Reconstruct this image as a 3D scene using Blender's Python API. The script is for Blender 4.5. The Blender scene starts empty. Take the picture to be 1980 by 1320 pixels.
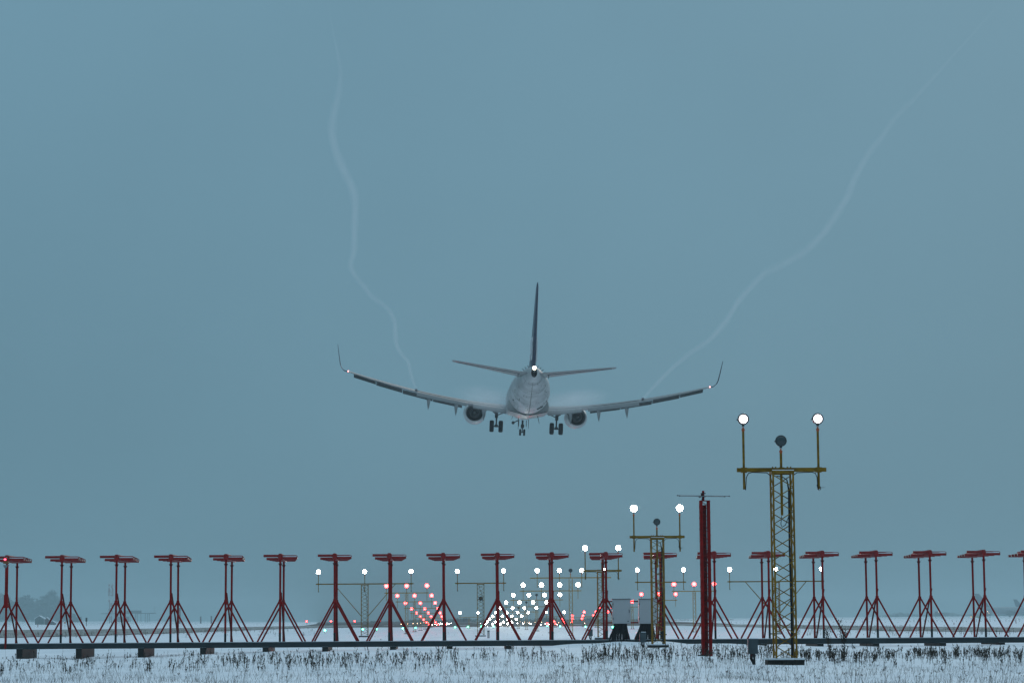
import bpy, bmesh, math, random
import numpy as np
from mathutils import Vector, Matrix
random.seed(7)
rng = np.random.default_rng(11)
R = math.radians
sc = bpy.context.scene
C = sc.collection

# ------------------------------------------------------------------ camera
F_PX, W_PX, H_PX = 4584.8, 1980.0, 1320.0
YAW, PITCH, ROLL, CAM_H = R(1.327), R(6.699), R(0.365), 0.898
_f = Vector((math.sin(YAW) * math.cos(PITCH), math.cos(YAW) * math.cos(PITCH), math.sin(PITCH)))
_r0 = Vector((math.cos(YAW), -math.sin(YAW), 0))
_u0 = _r0.cross(_f)
_r = _r0 * math.cos(ROLL) - _u0 * math.sin(ROLL)
_u = _r0 * math.sin(ROLL) + _u0 * math.cos(ROLL)
cam_d = bpy.data.cameras.new("camera")
cam = bpy.data.objects.new("camera", cam_d)
C.objects.link(cam)
cam_d.sensor_width = 36
cam_d.lens = F_PX / W_PX * 36
cam_d.clip_start = 0.5
cam_d.clip_end = 30000
M = Matrix.Identity(4)
for i in range(3):
    M[i][0], M[i][1], M[i][2] = _r[i], _u[i], -_f[i]
M[2][3] = CAM_H
cam.matrix_world = M
sc.camera = cam
CAMP = Vector((0, 0, CAM_H))


def ray(px, py):
    return _f + _r * ((px - 990) / F_PX) + _u * ((660 - py) / F_PX)


def at(px, py, Y):
    """the point of the place that the photo shows at (px, py), Y metres out"""
    d = ray(px, py)
    return CAMP + d * (Y / d.y)


def on_z(px, py, z=0.0):
    d = ray(px, py)
    return CAMP + d * ((z - CAM_H) / d.z)


# ------------------------------------------------------------------ world, sun, exposure
w = bpy.data.worlds.new("World")
sc.world = w
w.use_nodes = True
nt = w.node_tree
nt.nodes.clear()
out = nt.nodes.new("ShaderNodeOutputWorld")
bg = nt.nodes.new("ShaderNodeBackground")
sky = nt.nodes.new("ShaderNodeTexSky")
sky.sky_type = 'NISHITA'
sky.sun_disc = False
SUN_EL, SUN_ROT = R(24), R(20)
sky.sun_elevation = SUN_EL
sky.sun_rotation = SUN_ROT
sky.air_density = 1.0
sky.dust_density = 3.0
sky.altitude = 50
# a closed cloud deck over that sky: even, slightly brighter overhead
tc = nt.nodes.new("ShaderNodeTexCoord")
sep = nt.nodes.new("ShaderNodeSeparateXYZ")
nt.links.new(tc.outputs["Generated"], sep.inputs[0])
ramp = nt.nodes.new("ShaderNodeValToRGB")
ramp.color_ramp.elements[0].position = 0.0
ramp.color_ramp.elements[0].color = (1.14, 2.34, 3.05, 1)
ramp.color_ramp.elements[1].position = 1.0
ramp.color_ramp.elements[1].color = (5.0, 6.9, 8.4, 1)
e = ramp.color_ramp.elements.new(0.28)
e.color = (1.50, 2.92, 3.85, 1)
nt.links.new(sep.outputs["Z"], ramp.inputs[0])
mix = nt.nodes.new("ShaderNodeMix")
mix.data_type = 'RGBA'
mix.inputs[0].default_value = 0.994
nt.links.new(sky.outputs[0], mix.inputs[6])
cn = nt.nodes.new("ShaderNodeTexNoise")
cn.inputs["Scale"].default_value = 5.0
cn.inputs["Detail"].default_value = 4
nt.links.new(tc.outputs["Generated"], cn.inputs["Vector"])
cm = nt.nodes.new("ShaderNodeMapRange")
cm.inputs["From Min"].default_value = 0.3
cm.inputs["From Max"].default_value = 0.7
cm.inputs["To Min"].default_value = 0.955
cm.inputs["To Max"].default_value = 1.045
nt.links.new(cn.outputs["Fac"], cm.inputs["Value"])
cs_ = nt.nodes.new("ShaderNodeVectorMath")
cs_.operation = 'SCALE'
nt.links.new(ramp.outputs[0], cs_.inputs[0])
nt.links.new(cm.outputs[0], cs_.inputs["Scale"])
nt.links.new(cs_.outputs[0], mix.inputs[7])
nt.links.new(mix.outputs[2], bg.inputs[0])
bg.inputs[1].default_value = 0.1
nt.links.new(bg.outputs[0], out.inputs[0])

sun_d = bpy.data.lights.new("sun", 'SUN')
sun_d.energy = 0.5
sun_d.angle = R(25)
sun_d.color = (1.0, 0.93, 0.85)
sun = bpy.data.objects.new("sun", sun_d)
C.objects.link(sun)
sd = Vector((math.sin(SUN_ROT) * math.cos(SUN_EL), math.cos(SUN_ROT) * math.cos(SUN_EL), math.sin(SUN_EL)))
sun.rotation_euler = sd.to_track_quat('Z', 'Y').to_euler()
sun.location = (0, 0, 60)

vs = sc.view_settings
vs.view_transform = 'Standard'
vs.look = 'None'
vs.exposure = 0.0
vs.gamma = 1
cy = sc.cycles
cy.use_denoising = True
cy.denoiser = 'OPENIMAGEDENOISE'
cy.max_bounces = 6
cy.diffuse_bounces = 3
cy.glossy_bounces = 3
cy.transparent_max_bounces = 8
cy.volume_bounces = 3
cy.volume_step_rate = 1.0
cy.sample_clamp_indirect = 4.0
cy.use_adaptive_sampling = False


# ------------------------------------------------------------------ materials
MATS = {}


def mat(name, col, rough=0.6, metal=0.0, var=0.0, scale=8.0, bump=0.0, spec=0.4, col2=None, emit=None, strength=0.0):
    if name in MATS:
        return MATS[name]
    m = bpy.data.materials.new(name)
    m.use_nodes = True
    n, l = m.node_tree.nodes, m.node_tree.links
    b = n["Principled BSDF"]
    b.inputs["Base Color"].default_value = (*col, 1)
    b.inputs["Roughness"].default_value = rough
    b.inputs["Metallic"].default_value = metal
    b.inputs["Specular IOR Level"].default_value = spec
    if var or bump:
        t = n.new("ShaderNodeTexCoord")
        nz = n.new("ShaderNodeTexNoise")
        nz.inputs["Scale"].default_value = scale
        nz.inputs["Detail"].default_value = 5
        l.new(t.outputs["Object"], nz.inputs["Vector"])
        if var:
            r = n.new("ShaderNodeValToRGB")
            c2 = col2 or tuple(c * (1 - var) for c in col)
            r.color_ramp.elements[0].position = 0.38
            r.color_ramp.elements[0].color = (*c2, 1)
            r.color_ramp.elements[1].position = 0.62
            r.color_ramp.elements[1].color = (*col, 1)
            l.new(nz.outputs["Fac"], r.inputs[0])
            l.new(r.outputs[0], b.inputs["Base Color"])
        if bump:
            bp = n.new("ShaderNodeBump")
            bp.inputs["Strength"].default_value = bump
            bp.inputs["Distance"].default_value = 0.02
            l.new(nz.outputs["Fac"], bp.inputs["Height"])
            l.new(bp.outputs[0], b.inputs["Normal"])
    if emit:
        b.inputs["Emission Color"].default_value = (*emit, 1)
        b.inputs["Emission Strength"].default_value = strength
        try:
            m.cycles.emission_sampling = 'FRONT'
        except Exception:
            pass
    MATS[name] = m
    return m


RED = mat("red_paint", (0.26, 0.0022, 0.002), 0.7, var=0.35, scale=3, spec=0.08)
REDD = mat("red_paint_worn", (0.13, 0.002, 0.002), 0.7, var=0.4, scale=5, spec=0.08)
YEL = mat("yellow_paint", (0.23, 0.125, 0.006), 0.6, var=0.4, scale=6, spec=0.12)
YELF = mat("ochre_paint", (0.40, 0.21, 0.012), 0.6, var=0.3, scale=6, spec=0.12)
ORG = mat("orange_coupling", (0.42, 0.07, 0.008), 0.5)
BLK = mat("black_rubber", (0.006, 0.007, 0.009), 0.6, spec=0.2)
DRK = mat("dark_metal", (0.018, 0.022, 0.026), 0.5, var=0.3)
BEAM = mat("painted_steel_beam", (0.016, 0.034, 0.042), 0.5, var=0.35, scale=2)
GAL = mat("galvanised_steel", (0.22, 0.24, 0.25), 0.45, metal=0.3, var=0.2)
GREY = mat("grey_cabinet_paint", (0.40, 0.40, 0.41), 0.5, var=0.08, scale=1.5)
BOXG = mat("junction_box_grey", (0.045, 0.065, 0.075), 0.5, var=0.2)
CONC = mat("old_concrete", (0.012, 0.015, 0.014), 0.9, var=0.5, scale=6, bump=0.4)
SNOWC = mat("snow_cap", (0.72, 0.76, 0.80), 0.9, bump=0.3, scale=20, spec=0.1)
TUBE = mat("red_radome_tube", (0.25, 0.004, 0.005), 0.5, var=0.25, scale=4, spec=0.25)
CAPM = mat("pale_end_cap", (0.42, 0.42, 0.34), 0.6)
LENSOFF = mat("dark_lens_glass", (0.02, 0.035, 0.04), 0.12, spec=0.7)
WLAMP = mat("lit_white_lens", (1, 1, 1), 0.4, emit=(1.0, 0.97, 0.93), strength=60)
RLAMP = mat("lit_red_lens", (1, .2, .2), 0.4, emit=(1.0, 0.03, 0.03), strength=30)
GLAMP = mat("lit_green_lens", (.3, 1, .7), 0.4, emit=(0.10, 1.0, 0.55), strength=14)
ALAMP = mat("lit_warm_lens", (1, .8, .5), 0.4, emit=(1.0, 0.62, 0.38), strength=16)


# ------------------------------------------------------------------ mesh helpers
class MB:
    def __init__(s):
        s.v, s.f, s.sm = [], [], []

    def add(s, vs_, fs_, smooth=False):
        o = len(s.v)
        s.v += [tuple(p) for p in vs_]
        s.f += [tuple(o + i for i in f) for f in fs_]
        s.sm += [smooth] * len(fs_)
        return s

    def box(s, c, d, rot=None):
        x, y, z = d[0] / 2, d[1] / 2, d[2] / 2
        P = [Vector(p) for p in ((-x, -y, -z), (x, -y, -z), (x, y, -z), (-x, y, -z), (-x, -y, z), (x, -y, z), (x, y, z), (-x, y, z))]
        if rot is not None:
            P = [rot @ p for p in P]
        c = Vector(c)
        return s.add([c + p for p in P], [(0, 3, 2, 1), (4, 5, 6, 7), (0, 1, 5, 4), (1, 2, 6, 5), (2, 3, 7, 6), (3, 0, 4, 7)])

    def bar(s, a, b, w_, h_=None):
        """square bar from a to b"""
        a, b = Vector(a), Vector(b)
        d = b - a
        q = d.to_track_quat('Z', 'Y').to_matrix()
        return s.box((a + b) / 2, (w_, h_ or w_, d.length), q)

    def cyl(s, a, b, r, r2=None, n=10, caps=True):
        a, b = Vector(a), Vector(b)
        r2 = r if r2 is None else r2
        q = (b - a).to_track_quat('Z', 'Y').to_matrix()
        vs_ = []
        for c, rr in ((a, r), (b, r2)):
            for k in range(n):
                t = 2 * math.pi * k / n
                vs_.append(c + q @ Vector((rr * math.cos(t), rr * math.sin(t), 0)))
        s.add(vs_, [(k, (k + 1) % n, n + (k + 1) % n, n + k) for k in range(n)], True)
        if caps:
            s.add(vs_[:n], [tuple(range(n - 1, -1, -1))])
            s.add(vs_[n:], [tuple(range(n))])
        return s

    def tube(s, pts, r, n=8, caps=True):
        pts = [Vector(p) for p in pts]
        rs = r if isinstance(r, (list, tuple)) else [r] * len(pts)
        vs_ = []
        up = Vector((0, 0, 1))
        for i, p in enumerate(pts):
            t = (pts[min(i + 1, len(pts) - 1)] - pts[max(i - 1, 0)]).normalized()
            if abs(t.dot(up)) > 0.95:
                up = Vector((1, 0, 0))
            a = t.cross(up).normalized()
            b = a.cross(t)
            up = b
            for k in range(n):
                g = 2 * math.pi * k / n
                vs_.append(p + (a * math.cos(g) + b * math.sin(g)) * rs[i])
        fs_ = []
        for i in range(len(pts) - 1):
            for k in range(n):
                fs_.append((i * n + k, i * n + (k + 1) % n, (i + 1) * n + (k + 1) % n, (i + 1) * n + k))
        s.add(vs_, fs_, True)
        if caps:
            s.add(vs_[:n], [tuple(range(n))])
            s.add(vs_[-n:], [tuple(range(n - 1, -1, -1))])
        return s

    def loft(s, secs, caps=True, smooth=True):
        n = len(secs[0])
        vs_ = [p for q in secs for p in q]
        fs_ = []
        for i in range(len(secs) - 1):
            for k in range(n):
                fs_.append((i * n + k, i * n + (k + 1) % n, (i + 1) * n + (k + 1) % n, (i + 1) * n + k))
        s.add(vs_, fs_, smooth)
        if caps:
            s.add(secs[0], [tuple(range(n - 1, -1, -1))])
            s.add(secs[-1], [tuple(range(n))])
        return s

    def lathe(s, prof, c, axis='Y', n=24, sq=None):
        """prof: (t along the axis, radius)"""
        secs = []
        for t, r in prof:
            q = []
            for k in range(n):
                g = 2 * math.pi * k / n
                a, b = r * math.cos(g), r * math.sin(g)
                if sq and b < 0:
                    b *= sq
                q.append(Vector(c) + (Vector((a, t, b)) if axis == 'Y' else Vector((a, b, t))))
            secs.append(q)
        return s.loft(secs, caps=False)

    def mesh(s, name):
        me = bpy.data.meshes.new(name)
        me.from_pydata([tuple(v) for v in s.v], [], s.f)
        me.polygons.foreach_set("use_smooth", s.sm)
        b_ = bmesh.new()
        b_.from_mesh(me)
        bmesh.ops.recalc_face_normals(b_, faces=b_.faces)
        b_.to_mesh(me)
        b_.free()
        me.update()
        return me

    def build(s, name, m, parent=None, loc=None):
        return obj(name, s.mesh(name), m, parent, loc)


def obj(name, me, m, parent=None, loc=None):
    if m is not None and not me.materials:
        me.materials.append(m)
    o = bpy.data.objects.new(name, me)
    C.objects.link(o)
    if parent is not None:
        o.parent = parent
    if loc is not None:
        o.location = loc
    return o


def tag(o, label, cat, group=None, kind=None):
    if label:
        o["label"] = label
    if cat:
        o["category"] = cat
    if group:
        o["group"] = group
    if kind:
        o["kind"] = kind
    return o


def thing(name, loc, label, cat, group=None, rz=0.0):
    o = bpy.data.objects.new(name, None)
    C.objects.link(o)
    o.location = loc
    o.rotation_euler = (0, 0, rz)
    o.empty_display_size = 0.2
    return tag(o, label, cat, group)


def copy_tree(o, parent=None):
    c = o.copy()
    C.objects.link(c)
    c.parent = parent
    for ch in list(o.children):
        copy_tree(ch, c)
    return c


def sstep(a, b, x):
    t = np.clip((x - a) / (b - a), 0, 1)
    return t * t * (3 - 2 * t)


# ------------------------------------------------------------------ terrain
YB = 88.0            # localizer array line


def ground_z(X, Y):
    X = np.asarray(X, float)
    Y = np.asarray(Y, float)
    z = np.zeros(np.broadcast(X, Y).shape)
    # shallow dip on the left round the antenna array
    z = z - (0.14 + 0.27 * sstep(-2, -17, X)) * sstep(70, 84, Y) * (1 - sstep(92, 104, Y)) * (1 - sstep(1.5, 4.5, X) + sstep(9.5, 12.5, X))
    z = z - 0.16 * sstep(0, -14, X) * sstep(30, 50, Y) * (1 - sstep(80, 90, Y))
    # drifts against the beam
    for xc, a, wd in ((5.85, .10, .75), (7.5, .10, .8), (3.6, .03, 1.2), (9.3, .03, .9)):
        z = z + a * np.exp(-((X - xc) / wd) ** 2) * np.exp(-((Y - 86.6) / 1.6) ** 2)
    near = 1 - sstep(90, 260, Y)
    z = z + near * (0.025 * np.sin(X * 0.9 + 1.3 * np.sin(Y * .33)) * np.sin(Y * 0.41) + 0.014 * np.sin(X * 2.3 + Y * .7))
    # the airfield climbs very slightly to both sides far out
    z = z + sstep(1500, 3400, Y) * (4.6 * sstep(-120, -800, X) + 2.6 * sstep(140, 660, X))
    return z


def gz(x, y):
    return float(ground_z(x, y))


def make_ground():
    th = np.concatenate([np.linspace(-180, -22, 40)[:-1], np.linspace(-22, -14, 9)[:-1], np.linspace(-14, 16, 241)[:-1], np.linspace(16, 24, 9)[:-1], np.linspace(24, 180, 40)[:-1]])
    th = np.radians(th)
    r = np.concatenate([[0.5, 4, 10, 20], np.geomspace(28, 130, 150), np.geomspace(134, 4600, 90)])
    T, Rr = np.meshgrid(th, r)
    X, Y = np.sin(T) * Rr, np.cos(T) * Rr
    Z = ground_z(X, Y)
    V = np.stack([X, Y, Z], -1).reshape(-1, 3)
    n, m_ = len(th), len(r)
    F = []
    for i in range(m_ - 1):
        for k in range(n):
            k2 = (k + 1) % n
            F.append((i * n + k, i * n + k2, (i + 1) * n + k2, (i + 1) * n + k))
    V = np.vstack([V, [[0, 0, 0]]])
    c = len(V) - 1
    for k in range(n):
        F.append((c, (k + 1) % n, k))
    me = bpy.data.meshes.new("snow_ground")
    me.from_pydata(V.tolist(), [], [f[::-1] for f in F])
    me.polygons.foreach_set("use_smooth", [True] * len(F))
    me.update()
    m = bpy.data.materials.new("snow")
    m.use_nodes = True
    nn, l = m.node_tree.nodes, m.node_tree.links
    b = nn["Principled BSDF"]
    b.inputs["Roughness"].default_value = 0.85
    b.inputs["Specular IOR Level"].default_value = 0.15
    t = nn.new("ShaderNodeTexCoord")
    n1 = nn.new("ShaderNodeTexNoise")
    n1.inputs["Scale"].default_value = 0.35
    n1.inputs["Detail"].default_value = 8
    n1.inputs["Roughness"].default_value = 0.65
    l.new(t.outputs["Object"], n1.inputs["Vector"])
    rr = nn.new("ShaderNodeValToRGB")
    rr.color_ramp.elements[0].position = 0.35
    rr.color_ramp.elements[0].color = (0.70, 0.75, 0.80, 1)
    rr.color_ramp.elements[1].position = 0.6
    rr.color_ramp.elements[1].color = (0.84, 0.88, 0.92, 1)
    l.new(n1.outputs["Fac"], rr.inputs[0])
    # thin dry grass showing through the snow
    n2 = nn.new("ShaderNodeTexNoise")
    n2.inputs["Scale"].default_value = 9.0
    n2.inputs["Detail"].default_value = 6
    n2.inputs["Roughness"].default_value = 0.75
    l.new(t.outputs["Object"], n2.inputs["Vector"])
    r2 = nn.new("ShaderNodeValToRGB")
    r2.color_ramp.elements[0].position = 0.60
    r2.color_ramp.elements[0].color = (0, 0, 0, 1)
    r2.color_ramp.elements[1].position = 0.72
    r2.color_ramp.elements[1].color = (0.42, .42, .42, 1)
    l.new(n2.outputs["Fac"], r2.inputs[0])
    mx = nn.new("ShaderNodeMix")
    mx.data_type = 'RGBA'
    l.new(r2.outputs[0], mx.inputs[0])
    l.new(rr.outputs[0], mx.inputs[6])
    mx.inputs[7].default_value = (0.16, 0.14, 0.11, 1)
    l.new(mx.outputs[2], b.inputs["Base Color"])
    bp = nn.new("ShaderNodeBump")
    bp.inputs["Strength"].default_value = 0.5
    bp.inputs["Distance"].default_value = 0.05
    l.new(n2.outputs["Fac"], bp.inputs["Height"])
    l.new(bp.outputs[0], b.inputs["Normal"])
    o = obj("ground", me, m)
    tag(o, "snow covered airfield ground with dry grass showing through", None, None, "structure")


make_ground()


def strip(name, pts, m, dz, label, kind, nseg=24):
    """a sheet laid on the terrain; pts = [(X, Y_near, Y_far)]"""
    V, F = [], []
    xs = [p[0] for p in pts]
    K = 8
    n = 0
    for i in range(len(pts) - 1):
        for j in range(nseg if i < len(pts) - 2 else nseg + 1):
            t = j / nseg
            a, b_ = pts[i], pts[i + 1]
            row = [a[q] * (1 - t) + b_[q] * t for q in range(len(a))]
            for k in range(K + 1):
                u = k / K
                X = row[0] * (1 - u) + row[1] * u
                Y = row[2] * (1 - u) + row[3] * u
                V.append((X, Y, gz(X, Y) + dz))
            n += 1
    for i in range(n - 1):
        for k in range(K):
            F.append((i * (K + 1) + k, (i + 1) * (K + 1) + k, (i + 1) * (K + 1) + k + 1, i * (K + 1) + k + 1))
    me = bpy.data.meshes.new(name)
    me.from_pydata(V, [], F)
    me.update()
    o = obj(name, me, m)
    tag(o, label, None, None, kind)
    return o


# dry grass verge curving across the airfield (found on the ground plane)
def verge_mat():
    m = mat("dry_grass_verge", (0.20, 0.19, 0.155), 0.95, spec=0.05)
    nn, l = m.node_tree.nodes, m.node_tree.links
    b = nn["Principled BSDF"]
    t = nn.new("ShaderNodeTexCoord")
    mp = nn.new("ShaderNodeMapping")
    mp.inputs["Scale"].default_value = (1.2, 0.12, 1)
    l.new(t.outputs["Object"], mp.inputs[0])
    n1 = nn.new("ShaderNodeTexNoise")
    n1.inputs["Scale"].default_value = 1.0
    n1.inputs["Detail"].default_value = 8
    n1.inputs["Roughness"].default_value = 0.7
    l.new(mp.outputs[0], n1.inputs["Vector"])
    r = nn.new("ShaderNodeValToRGB")
    r.color_ramp.elements[0].position = 0.40
    r.color_ramp.elements[0].color = (0.12, 0.12, 0.095, 1)
    r.color_ramp.elements[1].position = 0.66
    r.color_ramp.elements[1].color = (0.55, 0.58, 0.6, 1)
    l.new(n1.outputs["Fac"], r.inputs[0])
    l.new(r.outputs[0], b.inputs["Base Color"])
    return m


def ground_px(px, py):
    p = on_z(px, py, 0.0)
    return p.x, p.y


def verge(name, lst, label):
    pts = []
    for px, yf, yn in lst:
        a = ground_px(px, yn)
        b_ = ground_px(px, yf)
        pts.append((a[0], b_[0], a[1], b_[1]))
    strip(name, pts, verge_mat(), 0.03, label, "stuff")


verge("grass_verge", [(-260, 1222, 1241), (0, 1217.5, 1233), (200, 1216, 1228), (330, 1214, 1224), (450, 1212, 1219), (600, 1209, 1213.5), (700, 1208, 1210)],
      "strip of dull brown dry grass crossing the snow on the left")
verge("grass_verge", [(1270, 1206, 1207.5), (1330, 1206, 1209.5), (1500, 1207, 1213), (1700, 1210.5, 1219), (1980, 1213, 1221), (2240, 1216, 1226)],
      "strip of dull brown dry grass crossing the snow on the right")

ASPH = mat("runway_asphalt", (0.045, 0.05, 0.055), 0.75, var=0.35, scale=0.05, spec=0.2)
CX = 6.4746          # runway centreline
rp = [(CX - 27, CX + 34, 345, 345), (CX - 36, CX + 44, 440, 440), (CX - 60, CX + 75, 900, 900), (CX - 200, CX + 260, 3300, 3300)]
strip("runway", rp, ASPH, 0.02, "dark cleared asphalt runway beyond the snow field", "structure", 12)
wp = mat("white_marking_paint", (0.55, 0.57, 0.58), 0.7)
mk = MB()
for k in range(12):
    x = CX - 20 + k * 40 / 11
    mk.box((x, 460, gz(x, 460) + 0.03), (1.6, 30, 0.01))
for k in range(26):
    y = 520 + k * 50
    mk.box((CX, y, gz(CX, y) + 0.03), (0.9, 30, 0.01))
tag(mk.build("runway_markings", wp), "white threshold bars and centreline dashes painted on the runway", None, None, "structure")

# ------------------------------------------------------------------ lamps
def lens_mesh(name, r, m):
    b = MB()
    b.lathe([(0.0, r), (-0.012, r * .92), (-0.02, r * .6), (-0.024, 0.0005)], (0, 0, 0), 'Y', 16)
    me = b.mesh(name)
    me.materials.append(m)
    return me


def housing_mesh(r):
    b = MB()
    b.lathe([(-0.012, r * .93), (-0.015, r), (0.02, r), (0.05, r * .97), (0.12, r * .72), (0.16, r * .35), (0.165, 0.001)], (0, 0, 0), 'Y', 18)
    b.box((0, 0.05, -r - 0.012), (0.05, 0.05, 0.03))
    b.cyl((-r - .018, 0.03, -.01), (-r + .01, 0.03, -.01), 0.012, n=6)
    return b.mesh("lamp_housing")


LR = 0.115
ME_H = housing_mesh(LR)
ME_H.materials.append(DRK)
ME_LW = lens_mesh("lens", LR * .93, WLAMP)
WNEAR = mat("lit_white_lens_near", (1, 1, 1), 0.4, emit=(1.0, 0.92, 0.97), strength=3.5)
ME_LN = lens_mesh("lens", LR * .76, WNEAR)
ME_LR = lens_mesh("lens", LR * .93, RLAMP)
ME_LO = lens_mesh("lens", LR * .90, LENSOFF)
_cp = MB()
_cp.cyl((0, 0, -.055), (0, 0, -.02), .012, .022, n=8)
_cp.cyl((0, 0, -.085), (0, 0, -.055), .034, .034, n=8)
_cp.cyl((0, 0, -.11), (0, 0, -.085), .026, .03, n=8)
ME_CP = _cp.mesh("coupling")
ME_CP.materials.append(ORG)
_pole_cache = {}


def pole_mesh(L, r, m):
    k = (round(L, 2), r, m.name)
    if k not in _pole_cache:
        b = MB()
        b.cyl((0, 0, -L), (0, 0, -.1), r, r, n=8)
        me = b.mesh("lamp_pole")
        me.materials.append(m)
        _pole_cache[k] = me
    return _pole_cache[k]


SPOTS = {}


def spot_data(kind):
    if kind not in SPOTS:
        col, e = {'W': ((1, .97, .92), 1.0), 'R': ((1, .05, .05), .5), 'T': ((1, .9, .75), 1.0), 'WF': ((1, .93, .82), 6.0), 'RF': ((1, .04, .04), 2.6), 'WN': ((1, .97, .93), 4.0), 'RN': ((1, .04, .04), 4.0)}[kind]
        d = bpy.data.lights.new("lamp_beam", 'SPOT')
        d.color = col
        d.energy = 420 * e
        d.spot_size = R(16 if kind in ('WN', 'RN') else 13)
        d.spot_blend = 0.6
        d.shadow_soft_size = 0.1
        SPOTS[kind] = d
    return SPOTS[kind]


def beam(kind, loc, parent, far='', toe=0.0):
    o = bpy.data.objects.new("lamp_beam", spot_data(kind + far))
    C.objects.link(o)
    o.parent = parent
    o.location = loc
    o.rotation_euler = (R(-90 + -3.5) + math.pi, 0, 0)
    o.rotation_euler = Vector((toe, 1, 0.01)).to_track_quat('Z', 'Y').to_euler()
    return o


def lamp(parent, x, z, kind, drop, r_pole, pm, sub=True, y=0.0):
    """lamp on its pole; parent is the mast"""
    h = obj("lamp", ME_H, None, parent, (x, y, z))
    if parent.location.y > 160 and kind != 'F':
        h.scale = (1.28, 1.0, 1.28)  # far lamps widened, the extra size stands in for their bloom
    if kind in 'WRN':
        obj("lens", {'W': ME_LW, 'R': ME_LR, 'N': ME_LN}[kind], None, h, (0, -0.013, 0))
        beam('W' if kind == 'N' else kind, (0, -0.06, 0), h, 'N' if parent.location.y < (240 if kind == 'R' else 210) else 'F', (parent.location.x + x) / parent.location.y * .7)
    else:
        h["label"] = "unlit flasher lamp"
        obj("lens", ME_LO, None, h, (0, -0.008, 0))
    obj("coupling", ME_CP, None, parent, (x, y + .05, z - LR - .02))
    obj("lamp_pole", pole_mesh(drop, r_pole, pm), None, parent, (x, y + .05, z - LR - .02))


def lattice(h, wd, dp, leg, br, bay, rects=True):
    b = MB()
    cs = [(-wd / 2, -dp / 2), (wd / 2, -dp / 2), (wd / 2, dp / 2), (-wd / 2, dp / 2)]
    for x, y in cs:
        b.bar((x, y, 0), (x, y, h), leg)
    n = max(2, int(round((h - .12) / bay)))
    bh = (h - .12) / n
    for side in range(4):
        a, c = cs[side], cs[(side + 1) % 4]
        for k in range(n):
            z0, z1 = .06 + k * bh, .06 + (k + 1) * bh
            fl = k % 2
            p, q = (a, c) if fl else (c, a)
            b.bar((p[0], p[1], z0), (q[0], q[1], z1), br)
    return b


ORD = ["nearest", "second nearest", "third nearest", "fourth", "fifth", "sixth", "seventh", "eighth", "ninth", "tenth", "eleventh", "twelfth", "thirteenth"]
D0, DS = 47.2937, 30.0


def st(i):
    return D0 + DS * i


def lamp_h(i):
    return 4.8707 - 0.38003 * i


def base_pad(parent, wd, hgt, dz=0.0):
    b = MB()
    b.box((-.02, -.05, hgt / 2 - .04 + dz), (wd, .5, hgt))
    b.box((-wd * .36, -.32, hgt * .35 - .05 + dz), (wd * .3, .12, hgt * .9))
    b.build("base", CONC, parent)
    s_ = MB()
    s_.box((-.02, -.05, hgt - .04 + dz + .012), (wd * 1.02, .52, .03))
    s_.build("snow_cap", SNOWC, parent)


# near masts with two lit lamps and one flasher
def near_mast(i, label):
    y = st(i)
    H = lamp_h(i)
    g = gz(CX, y)
    t = thing("light_mast", (CX, y, g), label, "light mast", "tall approach light masts on the centreline")
    H = H - g
    arm = H - 1.02 if i != 1 else H - .93
    top = arm - .055
    zb = .06
    f = lattice(top - zb, .40, .42, .034, .018, .235)
    o = f.build("lattice_tower", YEL, t, (0, 0, zb))
    fr = MB()
    for s_ in (-1, 1):
        fr.box((0, s_ * .21, top + .0), (.44, .05, .06))
        fr.box((s_ * .2, 0, top + .0), (.05, .37, .058))
    fr.build("head_frame", YEL, t)
    sn = MB()
    sn.box((0, -.21, top + .036), (.43, .055, .014))
    sn.build("snow_cap", SNOWC, t)
    ar = MB()
    ar.box((0, 0.0, arm), (1.79, .08, .08))
    for s_ in (-1, 0, 1):
        ar.box((s_ * .75, .05, arm), (.11, .15, .10))
    for q in (-.18, -.12, .12, .18):
        ar.box((q, 0, arm + .02), (.02, .1, .085))
    ar.build("crossarm", YEL, t)
    for s_ in (-1, 1):
        lamp(t, s_ * .75, H, 'N' if i == 0 else 'W', 1.27, .024, YEL)
    # flasher on a longer centre pole that runs down inside the tower
    lamp(t, 0.0, H - .44, 'F', 1.35, .026, YEL)
    cb = MB()
    cb.tube([(.16, .14, 0), (.165, .15, top * .3), (.15, .14, top * .62), (.16, .15, top - .35), (.12, .12, top - .14), (.02, .05, top - .08), (-.1, .02, top - .07)], [.026, .022, .019, .019, .012, .01, .01])
    for s_ in (-1, 1):
        cb.tube([(s_ * .22, 0, arm - .12), (s_ * .3, -.03, arm - .06), (s_ * .45, -.045, arm - .055), (s_ * .6, -.045, arm - .05), (s_ * .67, -.03, arm - .07), (s_ * .71, 0, arm - .15), (s_ * .725, .02, arm - .4)], .009, 6)
    cb.tube([(.70, -.0, arm - .3), (.72, 0, arm - .37), (.75, 0, arm - .42), (.78, 0, arm - .39), (.775, 0, arm - .34), (.74, 0, arm - .34)], .008, 6)
    cb.cyl((.77, 0, arm - .36), (.86, 0, arm - .355), .004, n=5)
    cb.tube([(-.01, .05, H - .44 - 1.5), (-.03, .03, H - 2.1), (-.01, .02, H - 2.16), (.06, .03, H - 2.12), (.14, .12, H - 1.95)], .008, 6)
    cb.build("cable", BLK, t)
    base_pad(t, .72 if i == 0 else .66, .15 if i == 0 else .12)
    return t


near_mast(0, "yellow lattice mast, tallest and nearest, two bright white lamps on its crossarm")
near_mast(1, "yellow lattice mast standing just left of the red lattice antenna mast")
near_mast(2, "yellow lattice mast behind the red antennas, just left of the two grey cabinets")


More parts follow.
